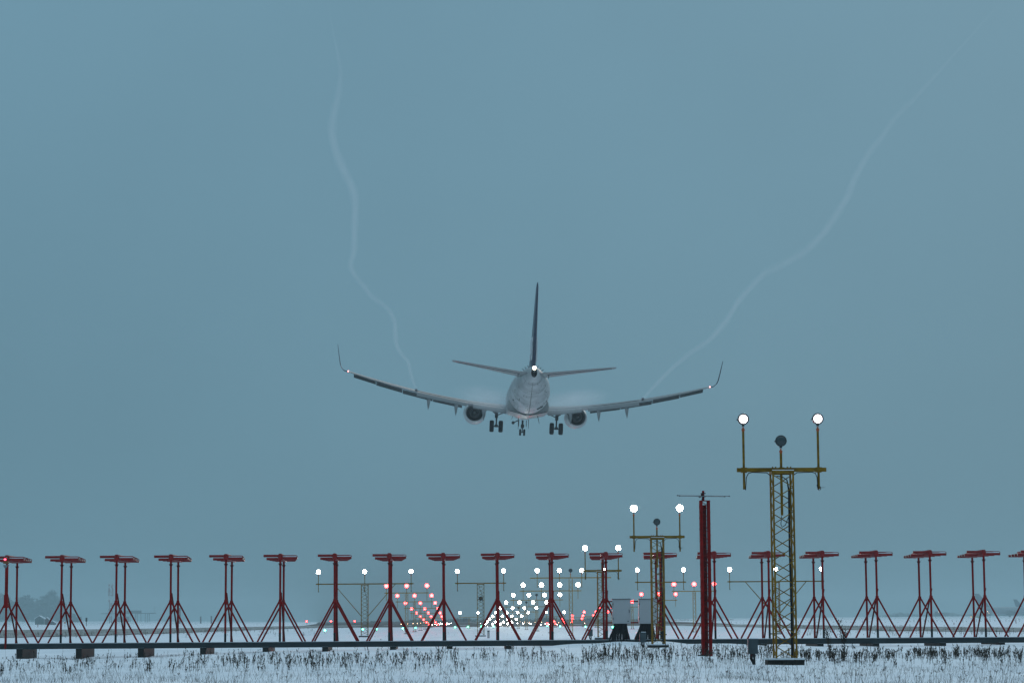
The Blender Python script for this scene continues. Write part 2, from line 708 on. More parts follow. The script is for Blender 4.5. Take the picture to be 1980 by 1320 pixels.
def slim_mast(name, i, x, lamps, kind, label, group, arm_drop=.42, ht=None, flasher=False, wd=.19, pole_drop=.72, arm_ext=.14, mt=YELF, cat="light mast", bay=.3, foot=True):
    y = st(i)
    H = ht or lamp_h(i)
    g = gz(x, y)
    t = thing(name, (x, y, g), label, cat, group)
    H -= g
    arm = max(H - arm_drop, .12)
    if arm > .5:
        lattice(arm - .05, wd, wd, .024, .013, bay).build("lattice_tower", mt, t)
        if foot:
            f = MB()
            for s_ in (-1, 1):
                f.bar((0, 0, .03), (s_ * wd * 1.2, -.1, 0), .03)
            f.box((0, 0, .02), (wd * 1.7, wd * 1.5, .05))
            f.build("foot", DRK, t)
    else:
        b = MB()
        b.cyl((0, 0, -.02), (0, 0, arm), .03)
        b.build("post", mt, t)
    x0, x1 = min(lamps) - arm_ext, max(lamps) + arm_ext
    a = MB()
    a.box(((x0 + x1) / 2, 0, arm), (x1 - x0, .055, .055))
    for q in lamps:
        a.box((q, .03, arm), (.08, .1, .075))
    a.build("crossarm", mt, t)
    for q in lamps:
        lamp(t, q, H, kind, min(pole_drop, H - .16), .017, mt)
    if flasher:
        lamp(t, 0, H, 'F', max(arm_drop - .1, .2), .02, mt)
    return t


S4, SR, SRS = 1.2843, 10.1, 1.4206
for i in range(3, 13):
    H = lamp_h(i)
    slim_mast("light_mast", i, CX, [(k - 1.5) * S4 for k in range(4)], 'W',
              "yellow centreline mast with a row of four white lamps, %s on the runway axis" % ORD[i],
              "approach light masts on the centreline", arm_drop=.42 if i < 8 else .25, flasher=(i in (3, 5, 6, 7)), pole_drop=.85 if i < 8 else .3,
              arm_ext=.42 if i == 3 else .25)
for s_, nm in ((-1, "left"), (1, "right")):
    for i in range(4, 13):
        slim_mast("red_light_mast", i, CX + s_ * SR, [-SRS, 0, SRS], 'R',
                  "slim yellow mast with three red lamps, %s in the row %s of the centreline" % (ORD[i - 4], nm),
                  "red side row light masts", arm_drop=.5 if i < 9 else .25, pole_drop=.9 if i < 8 else .3)

# the 300 m crossbar
XB = [3.861 + 2.666 * k for k in range(5)]


def bar_mast(x, lamps, label, braces, drum=False):
    i = 3
    y = st(i)
    g = gz(x, y)
    H = lamp_h(i) - g
    t = thing("crossbar_mast", (x, y, g), label, "light mast", "masts of the wide crossbar")
    arm = H - (.70 if abs(x) > 0 else .7)
    lattice(arm - .09, .39, .39, .03, .017, .225).build("lattice_tower", YEL, t, (0, 0, .05))
    a = MB()
    x0, x1 = min(lamps) - .14, max(lamps) + .14
    a.box(((x0 + x1) / 2, -.02, arm), (x1 - x0, .065, .065))
    a.box((0, -.19, arm - .05), (.44, .05, .055))
    a.box((0, .19, arm - .05), (.44, .05, .055))
    for q in lamps:
        a.box((q, .03, arm), (.09, .12, .09))
    a.build("crossarm", YEL, t)
    sn = MB()
    sn.box((0, -.19, arm - .018), (.42, .05, .012))
    sn.build("snow_cap", SNOWC, t)
    for q in lamps:
        lamp(t, q, H, 'W', 1.02, .02, YEL)
    cb = MB()
    for q in lamps:
        cb.tube([(q + .0, .0, arm - .36), (q + .01, -.02, arm - .40), (q + .04, -.02, arm - .43), (q + .03, 0, arm - .46), (q - .02, 0, arm - .44), (q, 0, arm - .40)], .007, 5)
    cb.tube([(-.1, -.1, arm - .1), (-.02, -.1, arm - .4), (.1, -.1, arm - .7), (.13, 0, arm - 1.1), (.14, .1, .05)], .012, 6)
    cb.build("cable", BLK, t)
    if braces:
        for s_ in (-1, 1):
            b = MB()
            for dy in (-.17, .17):
                b.cyl((s_ * 1.75, dy * .3, arm - .03), (s_ * .2, dy, arm - 1.83), .018, n=6)
            b.build("brace", YEL, t)
    if drum:
        d = MB()
        d.cyl((0, -.12, arm - .88), (0, .02, arm - .88), .12, n=12)
        for k in range(6):
            g_ = k * math.pi / 3 + .3
            d.cyl((0, -.06, arm - .88), (.17 * math.cos(g_), -.06, arm - .88 + .17 * math.sin(g_)), .02, n=5)
        d.build("cable_reel", DRK, t)
    base_pad(t, .62, .1)


bar_mast(CX - (XB[3]), [-2.666, 0, 2.666], "yellow lattice mast with braced arm and three white lamps, far left", True)
bar_mast(CX - (XB[0] + XB[1]) / 2, [-1.333, 1.333], "yellow lattice mast with two white lamps, between red antennas left of the centreline", False, True)
bar_mast(CX + (XB[0] + XB[1]) / 2, [-1.333, 1.333], "yellow lattice mast with two white lamps, hidden behind the second tall yellow mast", False)
bar_mast(CX + XB[3], [-2.666, 0, 2.666], "yellow lattice mast with braced arm and three lamps, behind the tallest mast", True)
for s_, nm in ((-1, "left"), (1, "right")):
    slim_mast("crossbar_mast", 8, CX + s_ * 5.2, [-1.08, 1.08], 'W', "small yellow post with two white lamps just %s of the far centreline barrettes" % nm,
              "masts of the small crossbar", arm_drop=.52, pole_drop=.7, ht=lamp_h(8))

# ------------------------------------------------------------------ localizer antennas
Z0 = 0.16             # top of the beam


def make_antenna():
    t = thing("localizer_antenna", (0, YB, Z0), "", "antenna", "red localizer antennas in a row")
    bm_ = MB()          # boom housing: rounded box along the view
    secs = []
    for y, sc_ in ((-.07, .82), (-.04, 1), (2.9, .95), (3.05, .6)):
        q = []
        for k in range(16):
            g = 2 * math.pi * k / 16
            cx, cz = math.cos(g), math.sin(g)
            px = math.copysign(abs(cx) ** .55, cx) * .088 * sc_
            pz = math.copysign(abs(cz) ** (.75 if cz > 0 else .5), cz) * (.13 if cz > 0 else .115) * sc_
            q.append(Vector((px, y, 3.11 + pz)))
        secs.append(q)
    bm_.loft(secs)
    bm_.build("boom", TUBE, t)
    for k in range(5):
        y = .03 + k * .75
        hl = .62 - .06 * k
        a = MB()
        zl = 3.154 if k == 0 else 3.062
        a.cyl((-hl, y, zl), (-.05, y, zl), 0.049, n=10, caps=False)
        a.cyl((-hl + .03, y, zl), (-hl + .031, y, zl), .044, n=10)
        a.cyl((.05, y, 3.07), (hl, y, 3.07), 0.049, n=10, caps=False)
        a.cyl((hl - .03, y, 3.07), (hl - .029, y, 3.07), .044, n=10)
        a.tube([(.05, y, 3.17), (hl - .06, y, 3.17), (hl - .015, y, 3.16), (hl, y, 3.125), (hl, y, 3.095)], .012, 6)
        dp = a.build("dipole", TUBE, t)
        ec = MB()
        for xe, ze in ((-hl, zl), (hl, 3.07)):
            sg = math.copysign(1, xe)
            ec.cyl((xe - sg * .012, y, ze), (xe + sg * .006, y, ze), .046, n=10)
        ec.build("end_cap", CAPM, dp)
    sn = MB()
    sn.box((0.34, .03, 3.129), (.50, .05, .026))
    sn.box((0.32, .78, 3.127), (.44, .05, .022))
    sn.build("snow_cap", SNOWC, t)
    for y, dark in ((0.0, True), (2.09, False)):
        topz = 3.02
        p = MB()
        p.cyl((0, y, .33 if dark else 0), (0, y, topz), .040, n=12)
        ob = p.build("post", RED, t)
        c = MB()
        c.cyl((0, y, 2.80), (0, y, 2.86), .04, .07, n=12)
        c.cyl((0, y, 2.86), (0, y, 2.875), .075, .075, n=12)
        c.build("collar", REDD, ob)
        if dark:
            q = MB()
            q.cyl((0, y, 0), (0, y, .33), .041, n=12)
            q.build("black_sleeve", BLK, ob)
        for s_ in (-1, 1):
            b = MB()
            b.cyl((s_ * .02, y - .02, 1.50), (s_ * .83, y - .02, 0.0), .032, n=8)
            b.build("brace", RED, t)
        j = MB()
        j.box((0, y - .015, 1.5), (.11, .06, .10))
        j.build("joint_plate", RED, t)
    l_ = MB()
    l_.cyl((0.035, -.0, 1.80), (0.05, 2.0, 0.02), .030, n=8)
    l_.build("brace", REDD, t)
    l2 = MB()
    l2.box((.03, .03, 1.78), (.05, .05, .06))
    l2.build("joint_plate", REDD, t)
    return t


ant_labels = [
    "leftmost red antenna, behind the small red obstruction lamp",
    "red antenna next right of the one with the red obstruction lamp",
    "red antenna just right of the faint striped lattice tower, third from the left",
    "red antenna right of the distant platform building, fourth from the left",
    "fifth red antenna from the left, over plain snow",
    "sixth red antenna from the left, left of the left outer crossbar lamps",
    "red antenna between the two leftmost white crossbar lamps",
    "red antenna between the braced yellow mast and the red lamp cluster",
    "red antenna whose two posts line up, right of the red lamp cluster",
    "red antenna at the brightest white light cluster, just right of the reel mast",
    "red antenna in front of the four lamp barrettes, left of the grey cabinets",
    "red antenna holding the left end of the cabinet rails",
    "red antenna behind the second tall yellow mast beside the cabinets",
    "red antenna half hidden by the red lattice antenna mast",
    "red antenna close to the left of the tallest yellow mast",
    "red antenna close to the right of the tallest yellow mast",
    "red antenna right of the two tall dark weeds, fifth from the right edge",
    "red antenna before the small far cabinet, fourth from the right edge",
    "red antenna left of the hazy parked aircraft tails",
    "rightmost red antenna, cut off by the picture's right edge",
]
proto = make_antenna()
for k in range(20):
    px_off = 12.1 - 1 - 2.0 * 0
    o = proto if k == 0 else copy_tree(proto)
    o["label"] = ant_labels[k]
    X = CX + (k - 11.5) * 2.006
    o.location = (X, YB, Z0)
    o.rotation_euler = (R(random.uniform(-.25, .25)), R(random.uniform(-.22, .22)), R(random.uniform(-.8, .8)))

# long steel beam the array stands on
bx0, bx1 = CX - 12.4 * 2.006 - 3, CX + 14 * 2.006
b = MB()
b.box(((bx0 + bx1) / 2, YB - .06, Z0 - .012), (bx1 - bx0, .22, .024))
b.box(((bx0 + bx1) / 2, YB - .10, Z0 - .10), (bx1 - bx0, .03, .152))
b.box(((bx0 + bx1) / 2, YB - .06, Z0 - .186), (bx1 - bx0, .2, .02))
bo = thing("beam", (0, 0, 0), "long dark steel beam carrying the whole row of red antennas", "beam")
b.build("girder", BEAM, bo)
s_ = MB()
s_.box(((bx0 + bx1) / 2, YB - .06, Z0 + .006), (bx1 - bx0, .2, .012))
s_.build("snow_cap", SNOWC, bo)
b = MB()
b.box(((bx0 + bx1) / 2, YB + 2.1, Z0 - .05), (bx1 - bx0, .14, .1))
b.build("rear_girder", BEAM, bo)

# footings: sleepers three metres long, lying away from the camera
foot_px = [(52, "leftmost"), (165, "second from the left"), (283, "third from the left"), (401, "fourth from the left"), (520, "fifth from the left"),
           (633, "sixth from the left"), (762, "left of the bright white lights"), (869.5, "under the line of sight to the runway"), (982, "half buried, under the bright lights"),
           (1095, "half buried, left of the cabinets"), (1467, "beside the right grey junction box"), (1575, "buried, right of the tallest mast"), (1681, "third from the right edge"), (1808, "second from the right edge"), (1920, "nearest the right edge")]
for px, nm in foot_px:
    c = at(px, 1250, YB + 1.35)
    x = c.x
    g = gz(x, YB) - .06
    topz = Z0 - .197
    h_ = topz - g
    if h_ < .05:
        h_ = .05
    t = thing("footing", (x, YB + 1.35, topz), "dark concrete sleeper under the long beam, %s" % nm, "footing", "concrete sleepers under the beam")
    m_ = MB()
    m_.box((0, 0, -h_ / 2), (.22, 3.05, h_))
    m_.build("block", CONC, t)
    m_ = MB()
    m_.box((0, -1.3, .012), (.21, .36, .024))
    m_.build("snow_cap", SNOWC, t)

# obstruction light mast by the leftmost antenna
p = at(10.5, 1240, YB - .25)
t = thing("obstruction_light", (p.x, YB - .25, Z0 - .18), "small red obstruction lamp on a thick red post at the far left", "warning light")
m_ = MB()
m_.cyl((0, 0, 1.95), (0, 0, 3.05), .062, n=14)
m_.cyl((0, 0, 0), (0, 0, 1.95), .036, n=12)
m_.build("post", RED, t)
m_ = MB()
m_.box((0, -.03, 1.72), (.15, .09, .48))
m_.build("box", RED, t)
m_ = MB()
m_.box((-.02, -.03, 3.14), (.20, .12, .09))
m_.build("bracket", mat("brass_bracket", (.16, .07, .012), .5), t)
m_ = MB()
m_.lathe([(0, .03), (.06, .075), (.12, .085)], (-.04, -.04, 2.93), 'Z', 12)
m_.build("socket", GAL, t)
m_ = MB()
m_.lathe([(0, .068), (.06, .072), (.11, .06), (.145, .03), (.155, .001)], (-.035, -.03, 3.2), 'Z', 14)
m_.build("glass_dome", mat("dim_red_glass", (.12, .004, .006), .25), t)
m_ = MB()
m_.lathe([(-.034, .001), (-.026, .034), (0, .042), (.026, .034), (.034, .001)], (-.05, -.09, 3.25), 'Z', 12)
m_.build("bulb", mat("red_bulb", (1, .1, .1), .4, emit=(1, .05, .09), strength=8), t)

# cabinets on rails with cable bundles
def cabinet(px0, px1, py0, py1, label, first):
    a, b_ = at(px0, py1, YB - .35), at(px1, py0, YB - .35)
    w_, h_ = b_.x - a.x, b_.z - a.z
    cx = (a.x + b_.x) / 2
    t = thing("cabinet", (cx, YB - .35, a.z), label, "cabinet", "grey cabinets between the middle antennas")
    m_ = MB()
    m_.box((0, .14, h_ / 2), (w_, .27, h_))
    m_.build("body", GREY, t)
    d = MB()
    d.box((0.008, -.006, h_ / 2 - .01), (w_ - .05, .02, h_ - .06))
    d.build("door", GREY, t)
    l_ = MB()
    l_.box((0, .13, h_ + .008), (w_ + .02, .31, .018))
    l_.build("lid", DRK, t)
    hd = MB()
    hd.box((w_ * .42, -.028, h_ * .5), (.018, .03, .12))
    hd.build("handle", DRK, t)
    for q in (.2, .8):
        hg = MB()
        hg.cyl((-w_ * .47, -.02, h_ * q - .04), (-w_ * .47, -.02, h_ * q + .04), .012, n=8)
        hg.build("hinge", DRK, t)
    pl = MB()
    pl.box((w_ * .36, -.018, .09), (.06, .006, .03))
    pl.build("plate", BOXG, t)
    cb = MB()
    n = 64
    for k in range(n):
        u = (k + .5) / n
        x0 = (-.5 + .08 + u * .72) * w_
        x1 = (-.5 - .24 + u * 1.24) * w_ + random.uniform(-.03, .03)
        y0 = .05 + random.random() * .16
        y1 = .12 + random.random() * .25
        z1 = -(a.z - Z0) - .03
        r_ = .0145
        pts = [(x0, y0, .02), (x0, y0, -.06 - .05 * random.random()), (x0 * .7 + x1 * .3, (y0 + y1) / 2, z1 * .42), (x0 * .3 + x1 * .7, y1, z1 * .72), (x1 * .98 + .02 * x0, y1, z1)]
        cb.tube(pts, r_, 5, caps=False)
    cb.build("cable_bundle", BLK, t)
    return a, b_


a1 = cabinet(1184.5, 1219, 1157.5, 1205, "left grey equipment cabinet with a fan of black cables", True)
a2 = cabinet(1235.5, 1270, 1157.5, 1205, "right grey equipment cabinet, partly behind a yellow mast", False)
rl = thing("cabinet_rack", (CX, YB - .1, Z0), "pair of horizontal red rails carrying the grey cabinets", "rack")
for py in (1162, 1203):
    z = at(1220, py, YB - .1).z - Z0
    m_ = MB()
    m_.box((0, 0, z), (2.1, .05, .045))
    m_.build("rail", RED, rl)
m_ = MB()
m_.box((.0, -.03, at(1220, 1162, YB - .1).z - Z0), (.09, .012, .05))
m_.build("label_plate", BOXG, rl)


def junction_box(px, py_top, py_bot, py_ground, Y, wd, label):
    pt, pb = at(px, py_top, Y), at(px, py_bot, Y)
    pg = at(px, py_ground, Y)
    h_ = pt.z - pb.z
    g = min(pg.z, gz(pt.x, Y)) - .03
    t = thing("junction_box", (pt.x, Y, g), label, "junction box")
    zb = pb.z - g
    m_ = MB()
    m_.box((0, 0, zb + h_ / 2), (wd, .13, h_))
    m_.box((-wd * .3, -.075, zb + h_ / 2), (.015, .02, h_))
    m_.build("box", BOXG, t)
    m_ = MB()
    m_.box((wd * .12, -.005, zb + h_ + .006), (wd * .7, .13, .015))
    m_.build("snow_cap", SNOWC, t)
    m_ = MB()
    m_.cyl((wd * .18, .04, 0), (wd * .18, .04, zb + .05), .022, n=8)
    m_.build("post", DRK, t)
    m_ = MB()
    m_.tube([(-wd * .2, 0, zb + .02), (-wd * .25, 0, zb * .7), (0, -.03, zb * .35), (wd * .2, -.05, .04), (wd * .9, -.12, .0)], .017, 6)
    m_.tube([(-wd * .05, 0, zb + .02), (-wd * .1, 0, zb * .7), (wd * .08, -.03, zb * .35), (wd * .3, -.05, .03)], .014, 6)
    m_.build("cable", BLK, t)


junction_box(1242.8, 1221.5, 1241, 1254, 74, .2, "small dark grey box on a post before the right cabinet")
junction_box(1455, 1234, 1263, 1289, 46.5, .19, "dark grey box on a post left of the tallest mast's foot")
junction_box(1141.5, 1216, 1229, 1237, 104, .2, "little dark box on legs in the snow, left of the cabinets")
p = at(944.5, 1233.5, 122)
t = thing("cable_post", (p.x, 122, gz(p.x, 122)), "short ribbed grey post in the snow beside the reel mast", "post")
m_ = MB()
for k in range(5):
    m_.box((-.048 + k * .024, 0, .19), (.017, .05, .4))
m_.box((0, .02, .36), (.13, .04, .05))
m_.build("ribbed_cover", BOXG, t)

# ------------------------------------------------------------------ red monitor mast
MY = 57.0
p = at(1367, 1268, MY)
g = gz(p.x, MY)
t = thing("monitor_mast", (p.x, MY, g), "red lattice mast of dense struts topped by two thin dipole rods", "antenna mast")
topz = at(1365, 968, MY).z - g
W_ = .235
m_ = MB()
cs = [(-W_ / 2, -W_ / 2), (W_ / 2, -W_ / 2), (W_ / 2, W_ / 2), (-W_ / 2, W_ / 2)]
for x, y in cs:
    sx, sy = math.copysign(1, x), math.copysign(1, y)
    m_.box((x - sx * .028, y, topz / 2), (.058, .008, topz))
    m_.box((x, y - sy * .028, topz / 2), (.008, .058, topz))
n = 27
bh = topz / n
for side in range(4):
    a, c = cs[side], cs[(side + 1) % 4]
    for k in range(n):
        p0, q0 = (a, c) if (k + side // 2) % 2 else (c, a)
        m_.bar((p0[0], p0[1], k * bh), (q0[0], q0[1], (k + 1) * bh), .016, .010)
m_.build("lattice_tower", RED, t)
m_ = MB()
m_.cyl((-.005, 0, 0.0), (-.005, 0, topz - .1), .046, n=10)
m_.build("inner_conduit", REDD, t)
m_ = MB()
m_.box((0, 0, topz + .003), (W_ + .01, W_ + .01, .012))
m_.build("top_plate", RED, t)
m_ = MB()
m_.cyl((-.03, 0, topz), (-.03, 0, topz + .245), .029, n=12)
m_.build("head_post", RED, t)
m_ = MB()
m_.box((-.03, 0, topz + .18), (.11, .12, .018))
m_.box((-.03, 0, topz + .105), (.11, .12, .018))
m_.box((-.072, 0, topz + .143), (.022, .1, .07))
m_.box((-.06, -.03, topz + .04), (.03, .03, .05))
m_.build("clamp", BLK, t)
for dz, xl, xr, yy in ((.128, -.63, .60, .10), (.108, -.60, .47, -.10)):
    m_ = MB()
    m_.cyl((xl, yy, topz + dz + .012), (xr, yy, topz + dz - .01), .0095, n=8)
    o = m_.build("dipole_rod", GAL, t)
    c_ = MB()
    c_.cyl((xl - .02, yy, topz + dz + .012), (xl + .004, yy, topz + dz + .012), .015, n=8)
    c_.cyl((xr - .004, yy, topz + dz - .01), (xr + .02, yy, topz + dz - .01), .015, n=8)
    c_.build("end_cap", BLK, o)
m_ = MB()
m_.lathe([(-.03, .001), (-.02, .03), (.02, .03), (.03, .001)], (-.12, -.06, topz + .10), 'Y', 10)
m_.build("balun", GAL, t)
m_ = MB()
m_.box((-.14, -.2, .01), (.2, .1, .06))
m_.build("base", CONC, t)


# ------------------------------------------------------------------ airliner
WHITE = mat("airliner_grey_paint", (0.42, 0.43, 0.43), 0.4, var=0.32, scale=0.9, spec=0.4)
BELLY = mat("belly_paint", (0.24, 0.25, 0.24), 0.4, var=0.3, scale=0.9, spec=0.5)
WINGM = mat("wing_paint", (0.15, 0.17, 0.175), 0.4, var=0.15, scale=1.2, spec=0.5)
SLATM = mat("slat_shade", (0.012, 0.02, 0.022), 0.6, var=0.5, scale=2.5)  # near-black tone puts the shade of the underside into the slat colour
NAVY = mat("navy_fin_paint", (0.008, 0.014, 0.055), 0.35, var=0.3, scale=1.0, spec=0.5)
WTXT = mat("white_lettering", (0.8, 0.82, 0.85), 0.5)
COWL = mat("red_engine_cowl", (0.34, 0.012, 0.016), 0.4)
ENGD = mat("engine_dark_metal", (0.004, 0.006, 0.007), 0.45)
TYRE = mat("tyre_rubber", (0.003, 0.004, 0.005), 0.75, spec=0.15)
GEAR = mat("gear_metal", (0.02, 0.024, 0.026), 0.5, var=.3)
TLMP = mat("lit_tail_lamp", (1, 1, 1), .4, emit=(1, .86, .6), strength=20)
NLMP = mat("lit_wingtip_lamp", (1, .8, .8), .4, emit=(1, .28, .26), strength=5)

PL = thing("airliner", (0, 0, 0), "twin engine passenger jet seen from behind, landing gear down, flying low over the lights", "airplane")
_tail = at(1031, 712, 205.5)
PX = _tail.x + .0
PL.location = (PX + .06, 224.5, 22.05)
PL.rotation_euler = (R(3.0), R(2.74), 0)


def S(x, s_, z):          # s_ = metres behind the nose
    return Vector((x, 20 - s_, z))


def ell(s_, hw, zt, zb, n=36, k=1.0):
    zc, hh = (zt + zb) / 2, (zt - zb) / 2
    return [S(hw * math.cos(2 * math.pi * i / n), s_, zc + hh * math.sin(2 * math.pi * i / n)) for i in range(n)]


fz = [(0.0, .05, -.45, -.55), (.4, .5, .0, -1.0), (1.2, .95, .55, -1.35), (2.4, 1.4, 1.35, -1.6), (4.0, 1.72, 1.85, -1.76), (6.0, 1.87, 2.0, -1.82), (9, 1.88, 2.0, -1.82), (25.5, 1.88, 2.0, -1.82),
      (27.5, 1.86, 2.0, -1.72), (29.5, 1.76, 2.0, -1.38), (31.5, 1.55, 1.99, -.9), (33.5, 1.24, 1.97, -.3), (35.3, .92, 1.94, .2), (36.8, .62, 1.9, .62), (38.0, .40, 1.86, .95), (38.9, .24, 1.82, 1.22), (39.4, .14, 1.75, 1.42)]
m_ = MB()
m_.loft([ell(*q) for q in fz])
FUS = m_.build("fuselage", WHITE, PL)
# belly fairing with its flat keel
m_ = MB()
secs = []
for s_, hw, zb in ((12.6, 1.2, -1.8), (14, 1.85, -1.98), (16, 2.02, -2.08), (20.5, 2.04, -2.1), (22.3, 2.0, -2.06), (23.4, 1.95, -1.95)):
    secs.append([S(x * hw, s_, z) for x, z in ((-.95, -.6), (-1, -1.1), (-.97, -1.55), (-.86, zb + .36), (-.5, zb + .16), (0, zb), (.5, zb + .16), (.86, zb + .36), (.97, -1.55), (1, -1.1), (.95, -.6), (0, -.5))])
m_.loft(secs, smooth=False)
m_.build("belly_fairing", BELLY, PL)
m_ = MB()
for sx in (-1, 1):
    m_.bar(S(sx * 1.72, 23.42, -1.58), S(sx * .1, 23.42, -1.97), .05)
for a_, b_ in (((-.9, 27.6, -1.74), (.9, 27.6, -1.74)),):
    pass
m_.build("keel_seam", BLK, PL)
# seams and small fittings on the tail cone
m_ = MB()
for s_ in (30.2, 33.2, 35.8):
    for j in range(len(fz) - 1):
        if fz[j][0] <= s_ <= fz[j + 1][0]:
            u = (s_ - fz[j][0]) / (fz[j + 1][0] - fz[j][0])
            q = [fz[j][c] * (1 - u) + fz[j + 1][c] * u for c in range(4)]
    e_ = ell(s_, q[1] + .006, q[2] + .006, q[3] - .006, 40)
    m_.tube([e_[i] for i in range(21, 40)], .008, 4)
m_.build("panel_seam", mat("seam_grey", (.10, .11, .10), .6), FUS)
m_ = MB()


def on_hull(s_, deg, off=0.0):
    for j in range(len(fz) - 1):
        if fz[j][0] <= s_ <= fz[j + 1][0]:
            u = (s_ - fz[j][0]) / (fz[j + 1][0] - fz[j][0])
            q = [fz[j][c] * (1 - u) + fz[j + 1][c] * u for c in range(4)]
    a_ = R(deg)
    zc, hh = (q[2] + q[3]) / 2, (q[2] - q[3]) / 2
    return S((q[1] + off) * math.cos(a_), s_, zc + (hh + off) * math.sin(a_))


for s_, dg, sz in ((28.5, 214, .16), (28.5, 326, .16), (31, 205, .1), (31.5, 335, .1), (29.6, 262, .07), (27.8, 284, .09), (29.8, 250, .07), (33.5, 252, .06), (33.0, 300, .07), (28.2, 318, .08), (34, 330, .07)):
    c_ = on_hull(s_, dg, -.02)
    m_.lathe([(-.06, .001), (-.05, sz * .5), (.05, sz * .5), (.06, .001)], c_, 'Y', 8)
a_, b_ = on_hull(28.0, 292, -.01), on_hull(28.0, 311, -.01)
m_.bar(a_, b_, .11, .2)
m_.build("drain_port", BLK, FUS)
m_ = MB()
for x, s_, z0, z1, ang in ((-.62, 12, -1.85, -2.45, 0), (.95, 22.5, -1.95, -2.65, .18), (-1.35, 21, -2.0, -2.3, -.1), (.45, 10, -1.9, -2.8, .0), (-.55, 9.5, -1.9, -2.9, 0)):
    m_.loft([[S(x + dx, s_ + dy, z0) for dx, dy in ((-.03, -.2), (.03, -.2), (.03, .2), (-.03, .2))], [S(x + ang + dx, s_ + dy + .12, z1) for dx, dy in ((-.015, -.1), (.015, -.1), (.015, .1), (-.015, .1))]], smooth=False)
m_.build("blade_antenna", DRK, PL)
# grime: stained patches and a dark streak along the keel
m_ = MB()
for _ in range(46):
    s0, dg = random.uniform(24.5, 36), random.uniform(200, 340)
    ln, wd_ = random.uniform(.15, .9), random.uniform(1, 4)
    q = [on_hull(s0, dg, .006), on_hull(s0, dg + wd_, .006), on_hull(min(s0 + ln, 38), dg + wd_ * .6, .006), on_hull(min(s0 + ln, 38), dg + wd_ * .1, .006)]
    m_.add(q, [(0, 1, 2, 3)])
for k in range(12):
    s0 = 24.5 + k
    q = [on_hull(s0, 269, .008), on_hull(s0, 271.5, .008), on_hull(s0 + 1, 271.2 + (k % 3) * .4, .008), on_hull(s0 + 1, 269.2, .008)]
    m_.add(q, [(0, 1, 2, 3)])
m_.build("grime", mat("hull_grime", (.15, .155, .14), .7), FUS)
# auxiliary exhaust and tail lamp
m_ = MB()
m_.lathe([(0, .001), (.0, .20), (-.5, .27)], S(0, 39.0, 1.22), 'Y', 20)
o = m_.build("exhaust", BLK, FUS)
o.scale = (1.0, 1, 1.45)
o.location = (0, 0, -.45 * 1.22 - .02)
m_ = MB()
m_.lathe([(-.11, .001), (-.09, .11), (.0, .15), (.05, .15)], S(0, 39.5, 1.64), 'Y', 14)
m_.build("tail_lamp", TLMP, PL)
tb = beam('T', (0, 20 - 39.7, 1.64), PL)
# vortex generators either side of the fin
for sx in (-1, 1):
    for k in range(5):
        m_ = MB()
        dg = 90 - sx * (22 + k * 13)
        p0, p1 = on_hull(34.6, dg, -.02), on_hull(34.6, dg, .24)
        m_.bar(p0, p1, .05, .05)
        m_.build("vortex_generator", BLK, PL)


def airfoil(x, le, chord, z, t, tw=0.0, n=9, droop=.0):
    """section at x: le = s of the leading edge"""
    P = []
    us = [(1 - math.cos(math.pi * i / n)) / 2 for i in range(n + 1)]
    def th(u):
        return 5 * t * (.2969 * math.sqrt(u) - .126 * u - .3516 * u * u + .2843 * u ** 3 - .1015 * u ** 4)
    up = [(u, th(u) + .015 * math.sin(math.pi * u)) for u in us]
    lo = [(u, -th(u) * .9 + .015 * math.sin(math.pi * u)) for u in us[1:-1]][::-1]
    for u, h_ in up + lo:
        P.append(S(x, le + u * chord, z + h_ * chord - (u - .4) * chord * math.sin(tw)))
    return P


def wz(x):
    r_ = max(x - 1.9, 0)
    return -1.25 + .083 * r_ + .0063 * r_ * r_


WS = [(1.0, 12.6, 8.4, .13), (1.9, 13.3, 7.6, .13), (3.5, 14.5, 6.5, .125), (5.8, 16.1, 5.0, .12), (8, 17.25, 4.25, .11), (10.5, 18.6, 3.4, .105), (13, 19.95, 2.6, .10), (15.2, 21.1, 1.95, .10), (16.9, 22.0, 1.6, .09)]


def wing_at(x):
    for j in range(len(WS) - 1):
        if WS[j][0] <= x <= WS[j + 1][0]:
            u = (x - WS[j][0]) / (WS[j + 1][0] - WS[j][0])
            return [WS[j][c] * (1 - u) + WS[j + 1][c] * u for c in range(4)]
    return WS[-1]


